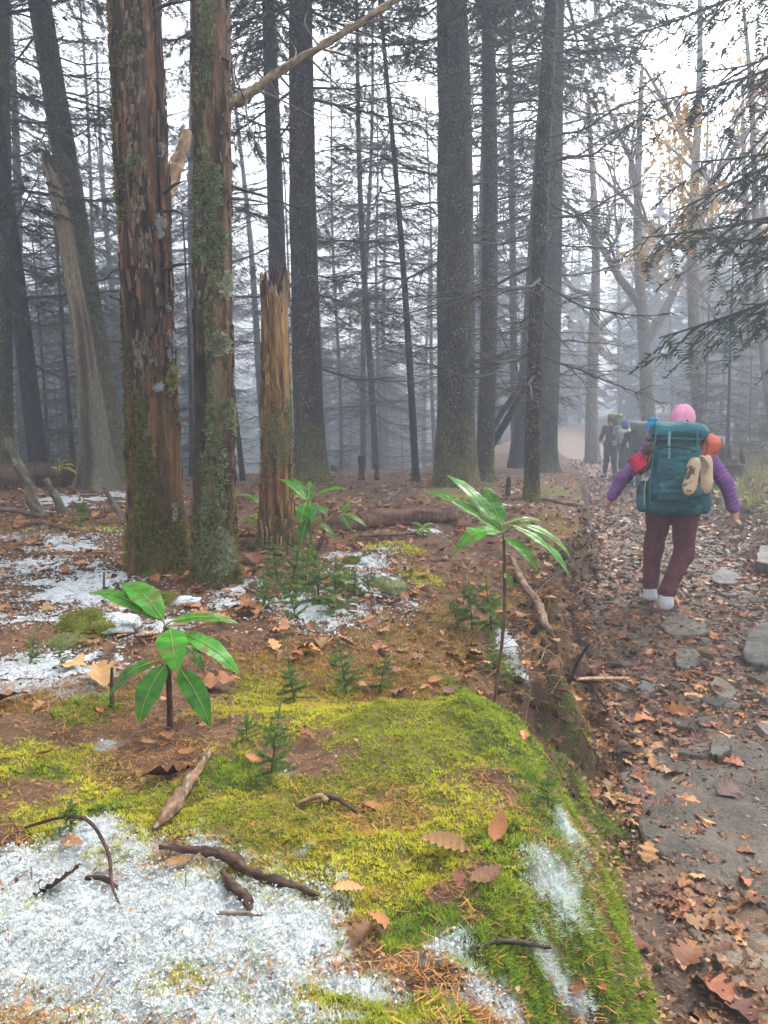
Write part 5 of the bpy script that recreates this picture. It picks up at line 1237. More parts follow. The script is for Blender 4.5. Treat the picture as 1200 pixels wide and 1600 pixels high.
slab('bedrock_slab', 'broad smooth grey-green bedrock slab on the trail with leaves on it', [(965, 1215), (1010, 1190), (1100, 1160), (1230, 1140), (1280, 1300), (1250, 1440), (1130, 1385), (1020, 1335), (985, 1275)], (.125, .098, .068), .022, 3)
slab('bedrock_slab', 'lower brownish bedrock slab at the bottom of the trail', [(1045, 1385), (1120, 1405), (1240, 1460), (1270, 1600), (1190, 1575), (1105, 1490)], (.16, .115, .08), .014, 5)
slab('flat_stone', 'large mossy flat boulder at the trail margin', [(1160, 1040), (1165, 1005), (1200, 985), (1260, 990), (1260, 1050), (1200, 1052)], (.085, .08, .065), .07, 7, .16)
slab('flat_stone', 'long flat grey stone in front of the walking hiker', [(1030, 985), (1045, 968), (1085, 972), (1105, 985), (1090, 998), (1050, 998)], (.115, .098, .075), .035, 9, .09)
slab('flat_stone', 'thin slate leaf set edgewise below the long flat stone', [(1052, 1040), (1060, 1020), (1090, 1022), (1085, 1045), (1065, 1052)], (.12, .11, .09), .03, 11, .07)
slab('flat_stone', 'split slate pair lying on the trail beside the diagonal twig', [(1110, 1075), (1120, 1063), (1150, 1085), (1142, 1097), (1125, 1095)], (.14, .12, .095), .03, 13, .07)
slab('flat_stone', 'pale flat stone behind the heel of the hiker', [(1110, 905), (1130, 893), (1155, 905), (1150, 918), (1120, 918)], (.09, .08, .065), .05, 15, .1)
slab('wedge_stone', 'upright wedge of grey slate standing on the smooth bedrock', [(1108, 1190), (1112, 1165), (1130, 1158), (1140, 1175), (1128, 1192)], (.16, .155, .13), .06, 17, .1)
slab('flat_stone', 'dark blue-grey stone lying under leaves by the peeled stick', [(995, 1082), (1005, 1068), (1022, 1072), (1018, 1088)], (.13, .135, .14), .03, 19, .06)
slab('boulder', 'dark boulder half hidden in the leafy slope beside the trail', [(1180, 900), (1190, 870), (1230, 860), (1250, 900), (1215, 915)], (.10, .09, .075), .12, 21, .2)

def stone_mesh(rng):
    n = int(rng.integers(5, 8)); a = np.sort(rng.uniform(0, 6.28, n)) ; a = np.arange(n) * 6.28 / n + rng.uniform(-.35, .35, n); r = rng.uniform(.6, 1.0, n)
    el = rng.uniform(.55, .95); h = rng.uniform(.18, .45)
    b = np.stack([np.cos(a) * r, np.sin(a) * r * el, 0 * a - .12], -1); tz = h + rng.uniform(-.1, .1, n); t = np.stack([np.cos(a) * r * .82, np.sin(a) * r * el * .8, tz], -1)
    m = b * [1.04, 1.04, 0] + np.array([0, 0, h * .35])
    V = np.concatenate([b, m, t, [[0, 0, h * 1.02]]]); T = []; Q = []
    for i in range(n):
        k = (i + 1) % n; Q += [(i, k, n + k, n + i), (n + i, n + k, 2 * n + k, 2 * n + i)]; T.append((2 * n + i, 2 * n + k, 3 * n))
    return V, np.array(T), np.array(Q)
SM = []
STR = np.random.default_rng(77)
for i in range(14):
    V, T, Q = stone_mesh(STR); c = np.array([(.11, .092, .07), (.155, .125, .095), (.20, .165, .125), (.085, .075, .065), (.17, .12, .08)][i % 5])
    SM.append((V, T, Q, c)); 
SMESH = [make_mesh('stone', V, T, Q, c, False) for V, T, Q, c in SM]
for m_ in SMESH: m_.materials.append(M['stone'])
N_ST = 4200
sy = np.exp(STR.uniform(math.log(1.35), math.log(15), N_ST)); su = STR.beta(1.2, 1.2, N_ST); sx_ = foot(sy) + .02 + su * (wid(sy) + .05)
ss = (STR.pareto(1.9, N_ST) * .011 + .008) * np.clip(sy / 3, .75, 1.7); ss = np.clip(ss, .006, np.where(sy < 3.2, .028, .09))
on_slab = ((sy < 2.95) & (sx_ > foot(sy) + .22)); okm = ~on_slab | (STR.uniform(0, 1, N_ST) < .10); sy, sx_, ss = sy[okm], sx_[okm], ss[okm]
pj = project(np.stack([sx_, sy, height(sx_, sy)], -1)); inv_ = (pj[0] > 0) & (pj[0] < 1195) & (pj[1] < 1595)
px_size = ss / pj[2] * inv_; order = np.argsort(-px_size); N_IND = 240
zones_st = [(0, 3.4, 'slate chip among oak leaves low on the trail beside the bank', 'slate chips low on the trail'), (3.4, 5.2, 'slate chip on the trail between the peeled stick and the hiker', 'slate chips mid trail'), (5.2, 8, 'slate chip around the feet of the walking hiker', 'slate chips by the hiker'), (8, 99, 'slate chip on the far trail toward the waiting hikers', 'slate chips on the far trail')]
gst = Geo(); szs = height(sx_, sy)
for q, i in enumerate(order):
    zc = float(szs[i]) + .004; k = int(STR.integers(14)); rz = STR.uniform(0, 6.28); s = ss[i]
    if q < N_IND:
        for a_, b_2, lab, grp in zones_st:
            if a_ <= sy[i] < b_2: break
        sw = ('dark ', 'grey ', 'pale ', 'blackish ', 'brown ')[k % 5]; lab = sw + lab; grp = sw + grp
        link('slate_stone', SMESH[k], None, None, (sx_[i], sy[i], zc), (STR.normal(0, .15), STR.normal(0, .15), rz), (s, s, s * STR.uniform(.6, 1)), label=lab, category='stone', group=grp)
    else:
        V, T, Q, c = SM[k]; gst.add(V * s @ rotm(rz, STR.normal(0, .15)).T + (sx_[i], sy[i], zc), T, Q, c * STR.uniform(.6, 1.25))
link('gravel', gst.mesh('gravel', False), M['stone'], kind='stuff')

# ------------------------------------------------------------------ fallen leaves
def oak_leaf(rng, col):
    n = 15; t = np.linspace(0, 1, n); lob = 1 + .42 * np.cos(t * 2 * math.pi * 3.6 + rng.uniform(-.5, .5)) * np.sin(math.pi * t)
    w = (.30 * np.sin(math.pi * t ** .75) ** .8 * lob + .012); cu = rng.uniform(-.9, .9); cross = rng.uniform(.1, .8) * rng.choice([-1, 1], p=[.3, .7])
    z = cu * .35 * (t - .5) ** 2 * 4 * .3; z -= z.min(); wv = rng.normal(0, .035, (n, 3)); asym = rng.uniform(-.1, .1)
    V = np.stack([np.stack([t - .5, s * w * (1 + asym * s) * math.cos(cross * .6), z + abs(s) * w * math.sin(cross * .9) + wv[:, k] * abs(s)], -1) for k, s in enumerate((-1, 0, 1))], 1)
    V[..., 2] -= V[..., 2].min() - .01; V[:, :, 1] += (.08 * np.sin(t * 3 + rng.uniform(0, 6)))[:, None]
    return V.reshape(-1, 3), grid_quads(n, 3), np.tile(col, (n * 3, 1)) * (1 + .25 * (np.abs(np.tile([-1, 0, 1], n)) - .5))[:, None]
def beech_leaf(rng, col):
    n = 15; t = np.linspace(0, 1, n); w = .25 * np.sin(math.pi * t ** .85) ** .85 + .005; cu = rng.uniform(.2, 1.0); cross = rng.uniform(.2, 1.0)
    rib = .03 * np.where(np.arange(n) % 2, 1, -1)
    V = np.stack([np.stack([t - .5 + .08 * abs(s), s * w * math.cos(cross * .7), cu * .5 * (t - .5) ** 2 + abs(s) * w * math.sin(cross) + rib * abs(s)], -1) for s in (-1, 0, 1)], 1)
    V[..., 2] -= V[..., 2].min() - .01
    return V.reshape(-1, 3), grid_quads(n, 3), np.tile(col, (n * 3, 1))
LFR = np.random.default_rng(31)
LCOL = [(.46, .165, .045), (.31, .105, .032), (.52, .23, .075), (.22, .07, .026), (.38, .18, .07), (.15, .05, .026), (.54, .29, .11)]
LEAF = [oak_leaf(LFR, np.array(LCOL[i % 7])) for i in range(14)] + [beech_leaf(LFR, np.array(LCOL[(i + 2) % 7])) for i in range(7)]
LMESH = [make_mesh('fallen_leaf', V, None, Q, C) for V, Q, C in LEAF]
for m_ in LMESH: m_.materials.append(M['leaf'])
def lay(k, x, y, s, rz, tilt=(0, 0), lift=.006):
    return (x, y, float(height(x, y)) + lift), (tilt[0], tilt[1], rz), s
marked = [(700, 1338, 14, .10, 2.9, 'ribbed tan leaf curled up on the moss beside the needle floor'), (778, 1312, 20, .075, 1.2, 'rusty leaf folded upright against the dark green moss'), (755, 1392, 16, .07, .5, 'pointed tan leaf on dark green moss beneath the ribbed one'), (85, 1405, 17, .11, .1, 'long dark brown leaf lying on the snow crust edge'),
    (540, 1408, 18, .06, .1, 'small pale tan leaf past the end of the dark branch'), (590, 1460, 14, .07, 2.0, 'rusty leaf with snow around it at the moss edge'), (565, 1475, 4, .05, 1.0, 'dark rust-brown leaf fragment beside the snowy rubble'), (345, 1080, 2, .14, .2, 'broad pale leaf lying behind the low broad-leaved sapling'),
    (155, 1068, 4, .13, 2.2, 'upright pale brown leaf in the snow beside the low sapling'), (115, 1050, 6, .12, 1.2, 'pale leaf half under snow below the moss mound'), (10, 1110, 1, .13, .3, 'rusty lobed leaf at the edge of the orange moss'), (265, 1222, 3, .10, .4, 'crumpled brown leaf behind the lichen-crusted stick'), (290, 1184, 20, .05, .3, 'small rust-red cone-like leaf curl on the needle strip'),
    (70, 1190, 19, .04, .6, 'tiny orange leaf on the green moss patch'), (1072, 1262, 2, .11, 2.6, 'bright lobed oak leaf lying alone on the smooth bedrock'), (1135, 1245, 5, .15, .5, 'dark oak leaf heap top on the bedrock ledge'), (1055, 1118, 0, .13, 2.7, 'orange oak leaf under the diagonal trail twig'), (1000, 1170, 2, .11, .3, 'large pale oak leaf at the bank foot above the bedrock'),
    (1010, 1135, 0, .13, .4, 'spread oak leaf where the trail meets the leaf drift'), (1040, 1330, 2, .06, .4, 'small orange leaf on the lower lip of the bedrock'), (1155, 1320, 14, .05, 2.4, 'narrow tan leaf stranded on the grey bedrock'), (1000, 1490, 1, .07, .2, 'brown oak leaf at the foot of the mossy bulge'), (1110, 1560, 0, .15, 2.0, 'big curled oak leaf at the bottom of the trail'),
    (1080, 1510, 1, .12, .7, 'oak leaf above the big curled one at the bottom of the trail'), (1150, 1585, 3, .13, 1.5, 'dark oak leaf beneath the big curled one at the bottom'), (1010, 1345, 2, .09, 1.2, 'yellowish oak leaf beneath the moss fringe'), (1105, 1480, 19, .02, .3, 'tiny yellow-orange leaf on the brown slab'), (650, 1040, 4, .08, .2, 'tan leaf on the orange moss'),
    (740, 1020, 5, .07, 2.6, 'dark red leaf at the edge of the orange moss'), (385, 850, 0, .15, .5, 'orange leaf between the lichen trunk and the snag'), (395, 880, 1, .15, 2.1, 'rusty leaf below the orange one near the snag'), (370, 875, 3, .13, 1.2, 'dark red leaf tucked against the lichen trunk foot')]
for u, v, k, s, rz, lab in marked:
    p = ground_at(u, v); l_, r_3, s_3 = lay(k, p[0], p[1], s, rz, (LFR.normal(0, .2), LFR.normal(0, .2)), .012 if v > 1100 else .02)
    link('fallen_leaf', LMESH[k], None, None, l_, r_3, s_3, label=lab, category='leaf')
NL = 8200
ly = np.exp(LFR.uniform(math.log(1.2), math.log(16), NL)); lx = LFR.uniform(-1, 1, NL) * (.55 * ly + .45)
s_rel = (lx - (foot(ly) - gap(ly))) / gap(ly); q_ = (lx - foot(ly)) / wid(ly)
onT = (lx > foot(ly) - .1) & (lx < foot(ly) + wid(ly) + .1); right = lx >= foot(ly) + wid(ly) + .1
dens = np.where(onT, .5 + .7 * np.exp(-((q_ - .15) / .22) ** 2) + .4 * sstep(6, 10, ly) - .45 * ((ly < 2.9) & (q_ > .2)) - .2 * (ly < 2.6), np.where(right, .95, .05 + .5 * sstep(2.4, 4, ly) + .5 * sstep(.3, 1, s_rel)))
ye, gr, og, sn, li, _s = cover(lx, ly)
dens = dens * np.clip(1 - .85 * (ye + gr), .05, 1) * (1 - .6 * sstep(.3, .7, sn))
dens = dens * (.35 + 1.3 * sstep(.35, .6, fbm2(lx * 2.2, ly * 2.2, 3, 181)))
kp = LFR.uniform(0, 1, NL) < dens; lx, ly, onT, right = lx[kp], ly[kp], onT[kp], right[kp]
ls = LFR.uniform(.05, .115, len(lx)) * np.where(ly > 6, 1.15, 1) * np.where(onT | right, np.where(ly < 2.8, .68, .9), np.where(ly < 2.6, .5, .8)); pj = project(np.stack([lx, ly, height(lx, ly)], -1)); pxs = ls / pj[2] * ((pj[0] > 5) & (pj[0] < 1195) & (pj[1] < 1595))
order = np.argsort(-pxs); gl = Geo(); lzs = height(lx, ly)
for q, i in enumerate(order):
    k = int(LFR.integers(21)) if not onT[i] else int(LFR.integers(16)); rz = LFR.uniform(0, 6.28); tl = (LFR.normal(0, .22), LFR.normal(0, .22)); zc = float(lzs[i]) + LFR.uniform(.004, .02)
    if q < 235:
        if onT[i]: lab, grp = (('brown oak leaf on the low stretch of trail before the peeled stick', 'oak leaves low on the trail') if ly[i] < 3.4 else (('brown oak leaf on the trail between the peeled stick and the hiker', 'oak leaves mid trail') if ly[i] < 5.5 else ('brown oak leaf around the walking hiker on the trail', 'oak leaves by the hiker')))
        elif right[i]: lab, grp = 'brown oak leaf on the slope past the trail', 'oak leaves on the far slope'
        elif lx[i] > foot(ly[i]) - gap(ly[i]): lab, grp = 'brown leaf caught on the crumbling bank face', 'leaves on the bank face'
        elif ly[i] < 2.4: lab, grp = 'brown leaf scattered on moss and needles near the snow crust', 'leaves on the mossy bank'
        else: lab, grp = 'brown leaf strewn on the forest floor behind the moss carpet', 'leaves on the forest floor'
        cw = ('orange-brown ', 'rust-brown ', 'tan ', 'dark red-brown ', 'dull tan ', 'dark ', 'pale tan ')[(k if k < 14 else k - 12) % 7]; lab = cw + lab.replace('brown oak', 'oak').replace('brown leaf', 'leaf'); grp = cw + grp
        link('fallen_leaf', LMESH[k], None, None, (lx[i], ly[i], zc), (*tl, rz), ls[i], label=lab, category='leaf', group=grp)
    else:
        V, Q, C = LEAF[k]; gl.add(V * ls[i] @ rotm(rz, tl[0], tl[1]).T + (lx[i], ly[i], zc), None, Q, C * LFR.uniform(.6, 1.2))
# crumbs of broken leaf
NC = 56000
x, y = shrink_xy(NC, 1.0, 26, LFR, .6, .5)
ye, gr, og, sn, li, s = cover(x, y); kp = LFR.uniform(0, 1, NC) < np.clip(.75 - .8 * ye - .8 * gr + .2 * li, .04, 1) * (1 - .6 * sstep(.2, .6, sn)); x, y = x[kp], y[kp]; n = len(x)
p = surf_pts(x, y, .006); p[:, 2] += LFR.uniform(0, .012, n); L = LFR.uniform(.004, .017, n) * np.clip(y / 2.6, .6, 2.8)
a = LFR.normal(0, 1, (n, 3)) * [1, 1, .35]; b = LFR.normal(0, 1, (n, 3)) * [1, 1, .35]
a /= np.linalg.norm(a, axis=1)[:, None]; b /= np.linalg.norm(b, axis=1)[:, None]
V = np.stack([p, p + a * L[:, None], p + (a + b) * L[:, None] * .7, p + b * L[:, None]], 1).reshape(-1, 3)
C = mixc((.09, .035, .018), (.36, .16, .065), LFR.uniform(0, 1, n) ** 1.3); C = mixc(C, (.30, .17, .11), (sstep(7, 14, y) * .6))
gl.add(V, None, np.arange(len(V)).reshape(-1, 4), np.repeat(C, 4, 0))
n = 44000; y = np.exp(LFR.uniform(math.log(1.3), math.log(26), n)); x = foot(y) - .25 * gap(y) + LFR.uniform(0, 1, n) ** 1.2 * (wid(y) + .7 + 2.2 * sstep(4, 8, y)); kp = ~((y < 2.9) & (x > foot(y) + .3)) | (LFR.uniform(0, 1, n) < .3); x, y = x[kp], y[kp]; n = len(x)
p = surf_pts(x, y, .010); p[:, 2] += LFR.uniform(0, .02, n); L = LFR.uniform(.005, .028, n) * np.clip(y / 4, .7, 3.0); a = LFR.normal(0, 1, (n, 3)) * [1, 1, .4]; b = LFR.normal(0, 1, (n, 3)) * [1, 1, .4]
a /= np.linalg.norm(a, axis=1)[:, None]; b /= np.linalg.norm(b, axis=1)[:, None]
V = np.stack([p, p + a * L[:, None], p + (a + b) * L[:, None] * .7, p + b * L[:, None]], 1).reshape(-1, 3)
C = mixc((.08, .036, .02), (.42, .19, .08), LFR.uniform(0, 1, n) ** 1.3); C = mixc(C, (.34, .18, .11), (sstep(7, 14, y) * .6))
gl.add(V, None, np.arange(len(V)).reshape(-1, 4), np.repeat(C, 4, 0))
link('leaf_litter', gl.mesh('leaf_litter', False), M['leafstuff'], kind='stuff')

# brush and tufts of grass past the far side of the trail
n = 5200; y = np.exp(LFR.uniform(math.log(9), math.log(24), n)); x = foot(y) + wid(y) + .5 + LFR.uniform(0, 1, n) ** .8 * (.28 * y); kp = fbm2(x * .8, y * .8, 3, 191) > .45; x, y = x[kp], y[kp]
p = np.stack([x, y, terrain(x, y)], -1); v, t, c = shoots(p, np.tile([0, 0, 1.0], (len(x), 1)), LFR.uniform(.10, .32, len(x)), mixc((.10, .13, .04), (.34, .32, .10), LFR.uniform(0, 1, len(x))), 5, .7, .07, LFR)
link('undergrowth', make_mesh('undergrowth', v, t, None, c, False), M['moss'], kind='stuff')

# ------------------------------------------------------------------ people
class SDF:
    """smooth union of round cones, ellipsoids and rounded boxes on a grid, meshed by surface nets"""
    def __init__(s, lo, hi, h):
        s.lo = np.asarray(lo, float); s.h = h; s.n = np.ceil((np.asarray(hi) - s.lo) / h).astype(int) + 1
        s.F = np.full(s.n, .25); s.ax = [s.lo[i] + h * np.arange(s.n[i]) for i in range(3)]
    def _reg(s, lo, hi, m=.07):
        i0 = np.clip(np.floor((lo - m - s.lo) / s.h).astype(int), 0, s.n - 1); i1 = np.clip(np.ceil((hi + m - s.lo) / s.h).astype(int) + 1, 1, s.n)
        sl = tuple(slice(a, b) for a, b in zip(i0, i1)); g = np.meshgrid(*[s.ax[i][sl[i]] for i in range(3)], indexing='ij')
        return sl, np.stack(g, -1)
    def _put(s, sl, d, k, sub=False):
        f = s.F[sl]
        if sub: s.F[sl] = np.maximum(f, -d); return
        h = np.clip(.5 + .5 * (f - d) / k, 0, 1); s.F[sl] = f * (1 - h) + d * h - k * h * (1 - h)
    def cap(s, a, b, r1, r2, k=.02):
        a = np.asarray(a, float); b = np.asarray(b, float); r = max(r1, r2)
        sl, p = s._reg(np.minimum(a, b) - r, np.maximum(a, b) + r)
        ba = b - a; t = np.clip(((p - a) @ ba) / (ba @ ba + 1e-9), 0, 1)
        s._put(sl, np.linalg.norm(p - a - t[..., None] * ba, axis=-1) - (r1 + (r2 - r1) * t), k); return s
    def ell(s, c, r, k=.02, R=None, sub=False):
        c = np.asarray(c, float); r = np.asarray(r, float); m = r.max()
        sl, p = s._reg(c - m, c + m); q = p - c
        if R is not None: q = q @ R
        s._put(sl, (np.linalg.norm(q / r, axis=-1) - 1) * r.min(), k, sub); return s
    def box(s, c, hf, r, k=.02, R=None):
        c = np.asarray(c, float); hf = np.asarray(hf, float); m = np.linalg.norm(hf)
        sl, p = s._reg(c - m, c + m); q = p - c
        if R is not None: q = q @ R
        q = np.abs(q) - hf + r
        s._put(sl, np.linalg.norm(np.maximum(q, 0), axis=-1) + np.minimum(q.max(-1), 0) - r, k); return s
    def mesh(s, name, disp=None, tint=(.5, .5, .5)):
        V, Q = surface_nets(s.F, s.lo, s.h)
        a, b, c, d = (V[Q[:, i]] for i in range(4)); fn = np.cross(c - a, d - b); N = np.zeros_like(V)
        for i in range(4): np.add.at(N, Q[:, i], fn)
        N /= np.linalg.norm(N, axis=1)[:, None] + 1e-12
        for _ in range(2):                                         # light smoothing
            acc = np.zeros_like(V); cnt = np.zeros(len(V))
            for i in range(4): np.add.at(acc, Q[:, i], V[Q[:, (i + 1) % 4]] + V[Q[:, (i + 3) % 4]]); np.add.at(cnt, Q[:, i], 2)
            V = V * .5 + .5 * acc / cnt[:, None]
        if disp is not None: V = V + N * disp(V)[:, None]
        return make_mesh(name, V, None, Q, tint(V) if callable(tint) else tint)

def wrinkle(amp, f=(14, 14, 30), seed=1):
    return lambda V: amp * 2 * (fbm3(V[:, 0] * f[0], V[:, 1] * f[1], V[:, 2] * f[2], 3, seed) - .5)

def fab(name, col, rough=.7, n=90, vary=.25): return plain_mat(name, col, rough, .3, n, vary, .25, .002)
M['skin'] = plain_mat('skin', (.50, .27, .19), .55, .35, 30, .12, 0)
M['gear'] = tint_mat('pack_fabric', .55, .35, 120, .25, .2, .002)
M['cloth'] = tint_mat('clothing', .8, .2, 150, .25, .3, .002)

def person(name, label, loc, rz, J, col, h=.012, cap='cap', quilt=0, hands=True, face=False, fat=1.0):
    """J: joint positions in the person's own frame (x to the side, y forward, z up)"""
    root = thing(name, label, 'person', loc, (0, 0, rz))
    A_ = {k: np.asarray(v, float) for k, v in J.items()}
    pts = np.array(list(A_.values())); lo, hi = pts.min(0) - .24, pts.max(0) + .24
    # body: one continuous figure
    b = SDF(lo, hi, h)
    b.cap(A_['pelvis'], A_['chest'], .10, .115, .04).cap(A_['chest'], A_['neck'], .08, .05, .04).cap(A_['neck'], A_['head'] - [0, 0, .04], .05, .05, .03)
    b.ell(A_['head'], (.078, .098, .115), .02)
    fw = np.array([0, 1.0, 0]) if 'face' not in A_ else A_['face'] / np.linalg.norm(A_['face']); sdw = np.cross(fw, [0, 0, 1.0])
    hd = A_['head']
    b.ell(hd + fw * .10 - [0, 0, .005], (.016, .022, .022), .012)                      # nose
    b.ell(hd + fw * .075 - [0, 0, .075], (.04, .035, .03), .02)                        # chin
    for s_ in (-1, 1): b.ell(hd + sdw * s_ * .08, (.014, .02, .03), .008)              # ears
    for s_ in 'LR':
        b.cap(A_['sh' + s_], A_['el' + s_], .045, .036, .03).cap(A_['el' + s_], A_['wr' + s_], .036, .026, .02).cap(A_['chest'], A_['sh' + s_], .07, .05, .04)
        d = A_['ha' + s_] - A_['wr' + s_]; d = d / np.linalg.norm(d); w_ = A_['wr' + s_]
        sd = np.cross(d, [0, 1.0, 0]) * .35 + np.array([0, 1.0, 0]) * .9; sd -= d * (sd @ d); sd /= np.linalg.norm(sd); nn = np.cross(d, sd)
        b.cap(w_, w_ + d * .075, .024, .030, .015)                                     # palm
        if hands:
            for i, ln in enumerate((.062, .072, .068, .052)):
                o = w_ + d * .078 + sd * (.027 - .018 * i); m_ = o + d * ln * .5 + nn * .012; e = m_ + d * ln * .4 + nn * .026
                b.cap(o, m_, .0095, .0085, .006).cap(m_, e, .0085, .007, .006)
            o = w_ + d * .025 + sd * .026; m_ = o + d * .032 + sd * .028; b.cap(o, m_, .012, .010, .008).cap(m_, m_ + d * .03 + nn * .012, .010, .008, .006)
    for s_ in 'LR':
        b.cap(A_['hip' + s_], A_['kn' + s_], .085, .055, .04).cap(A_['kn' + s_], A_['an' + s_], .052, .038, .03).cap(A_['an' + s_] - [0, 0, .03], A_['to' + s_] - [0, 0, .0], .036, .030, .02)
    link('body', b.mesh('body'), M['skin'], root)
    # jacket
    g = SDF(lo, hi, h); f = fat
    g.cap(A_['pelvis'] + [0, 0, .07], A_['chest'], .145 * f, .15 * f, .05).cap(A_['chest'], A_['neck'] - [0, 0, .02], .11, .065, .05)
    for s_ in 'LR': g.cap(A_['chest'] + [0, 0, .04], A_['sh' + s_], .09, .085, .04).cap(A_['sh' + s_], A_['el' + s_], .062, .050, .03).cap(A_['el' + s_], A_['wr' + s_], .050, .040, .02)
    def puff(V):
        s = V[:, 2].copy()
        for s_ in 'LR':
            a, e, w_ = A_['sh' + s_], A_['el' + s_], A_['wr' + s_]
            for p, q, o in ((a, e, 0), (e, w_, np.linalg.norm(e - a))):
                L = np.linalg.norm(q - p); t = ((V - p) @ (q - p)) / L; dd = np.linalg.norm(V - p - np.clip(t, 0, L)[:, None] * (q - p) / L, axis=1)
                s = np.where((dd < .1) & (t > 0) & (t < L), o + t, s)
        return quilt * np.abs(np.sin((s + .02 * (fbm3(V[:, 0] * 9, V[:, 1] * 9, V[:, 2] * 9, 2, 4) - .5)) * math.pi / .034)) ** .7 + wrinkle(.006, (10, 10, 18), 3)(V)
    link('jacket', g.mesh('jacket', puff, col['jacket']), M['cloth'], root)
    # trousers
    g = SDF(lo, hi, h); g.cap(A_['hipL'] + [0, 0, .05], A_['hipR'] + [0, 0, .05], .112 * f, .112 * f, .04)
    for s_ in 'LR': g.cap(A_['hip' + s_], A_['kn' + s_], .106 * f, .074, .05).cap(A_['kn' + s_], A_['an' + s_] + [0, 0, .07], .072, .064, .04)
    link('trousers', g.mesh('trousers', lambda V: wrinkle(.016, (11, 11, 13), 5)(V) + wrinkle(.005, (30, 30, 34), 6)(V), col['trousers']), M['cloth'], root)
    for s_ in 'LR':
        g = SDF(A_['an' + s_] - .24, A_['an' + s_] + .24, .008); an, to = A_['an' + s_], A_['to' + s_]
        g.cap(an - [0, 0, .035], to, .055, .045, .03).cap(an + [0, 0, .02], an - [0, 0, .03], .054, .055, .02)
        g.F = np.maximum(g.F, -(np.meshgrid(*g.ax, indexing='ij')[2] - (to[2] - .04)))
        so = link('shoe', g.mesh('shoe', wrinkle(.003, (40, 40, 40)), col['shoes']), M['cloth'], root)
        g = SDF(A_['an' + s_] - .24, A_['an' + s_] + .24, .008); fl = np.array([0, 0, to[2] - .038]); g.cap(an * [1, 1, 0] + fl, to * [1, 1, 0] + fl, .060, .052, .01)
        zz = np.meshgrid(*g.ax, indexing='ij')[2]; g.F = np.maximum(g.F, np.abs(zz - fl[2] + .004) - .014)
        link('sole', g.mesh('sole', None, (.09, .08, .075)), M['cloth'], so)
    # hair and headwear
    g = SDF(hd - .22, hd + .22, .008); g.ell(hd + np.array([0, 0, -.012]) - fw * .012, (.080, .090, .105), .01).ell(hd - fw * .05 - [0, 0, .09], (.06, .045, .07), .03)
    pj_ = np.stack(np.meshgrid(*g.ax, indexing='ij'), -1); g.F = np.maximum(g.F, (pj_ - hd) @ fw - .035)
    link('hair', g.mesh('hair', wrinkle(.006, (40, 40, 14), 9), (.06, .035, .02)), M['cloth'], root)
    g = SDF(hd - .22, hd + .22, .008); g.ell(hd + [0, 0, .025], (.092, .106, .112), .01)
    zz = np.meshgrid(*g.ax, indexing='ij')[2]; g.F = np.maximum(g.F, hd[2] - (.03 if cap == 'cap' else .05) - zz + 0)
    def captint(V):
        c = np.tile(np.asarray(col['cap'], float), (len(V), 1)); c[np.abs(V[:, 0] - hd[0]) < .006] *= 1.25; return np.clip(c, 0, .9)
    co = link('cap', g.mesh('cap', lambda V: wrinkle(.010, (16, 16, 22), 8)(V) - .003 * np.exp(-((V[:, 0] - hd[0]) / .006) ** 2), captint), M['cloth'], root)
    if cap == 'cap':
        g = SDF(hd - .26, hd + .26, .008); g.ell(hd + fw * .12 + [0, 0, .005], (.075, .085, .012), .01); link('cap_peak', g.mesh('cap_peak', None, col['cap']), M['cloth'], co)
    if face:
        for s_ in (-1, 1):
            V, Q = lump(hd + fw * .088 + sdw * s_ * .032 + [0, 0, .012], (.010, .010, .008), 3, 8, 10, 0); link('eye', make_mesh('eye', V, None, Q, (.03, .025, .02)), M['cloth'], root)
        V, Q = lump(hd + fw * .098 - [0, 0, .052], (.022, .008, .006), 3, 8, 10, 0); link('mouth', make_mesh('mouth', V, None, Q, (.30, .10, .09)), M['cloth'], root)
    return root

def sdf_part(name, root, build, lo, hi, h, tint, disp=None, mat='gear'):
    g = SDF(lo, hi, h); build(g); return link(name, g.mesh(name, disp, tint), M[mat], root)

# --- hiker walking away, big teal pack
hx = ground_at(1034, 948); HR = -math.atan2(hx[0], hx[1])
J1 = dict(pelvis=(.045, .03, .86), chest=(.055, .07, 1.19), neck=(.085, .10, 1.36), head=(.092, .13, 1.475), shL=(-.12, .05, 1.25), elL=(-.325, .02, 1.04), wrL=(-.415, .06, .875), haL=(-.455, .09, .80),
          shR=(.245, .05, 1.25), elR=(.415, .0, 1.02), wrR=(.485, .03, .82), haR=(.50, .05, .73), hipL=(-.045, .03, .84), knL=(-.085, .13, .46), anL=(-.095, .15, .085), toL=(-.10, .30, .045), hipR=(.14, .03, .84), knR=(.145, .04, .44), anR=(.03, -.10, .09), toR=(.045, .06, .045))
person('person', 'hiker in purple quilted jacket, maroon trousers and pink cap walking away', hx - np.array([0, 0, .005]), HR, J1,
       dict(jacket=(.21, .085, .27), trousers=(.11, .034, .036), shoes=(.62, .62, .66), cap=(.80, .34, .50)), h=.0085, quilt=.009)
bp = thing('backpack', 'large teal hiking backpack worn by the hiker in the pink cap', 'backpack', hx, (0, 0, HR))
TEAL = lambda V: mixc((.003, .07, .09), (.010, .16, .195), sstep(.3, .7, fbm3(V[:, 0] * 6, V[:, 1] * 6, V[:, 2] * 6, 2, 4)))
lo_, hi_ = np.array((-.35, -.55, .70)), np.array((.45, .1, 1.6))
def pk_body(g): g.box((.055, -.20, 1.02), (.178, .15, .24), .10, .02); g.box((.06, -.20, 1.22), (.155, .14, .16), .09, .04); g.ell((.055, -.30, 1.05), (.16, .10, .24), .05)
sdf_part('main_bag', bp, pk_body, lo_, hi_, .009, TEAL, lambda V: wrinkle(.032, (6, 6, 15), 12)(V) + wrinkle(.009, (20, 20, 40), 11)(V))
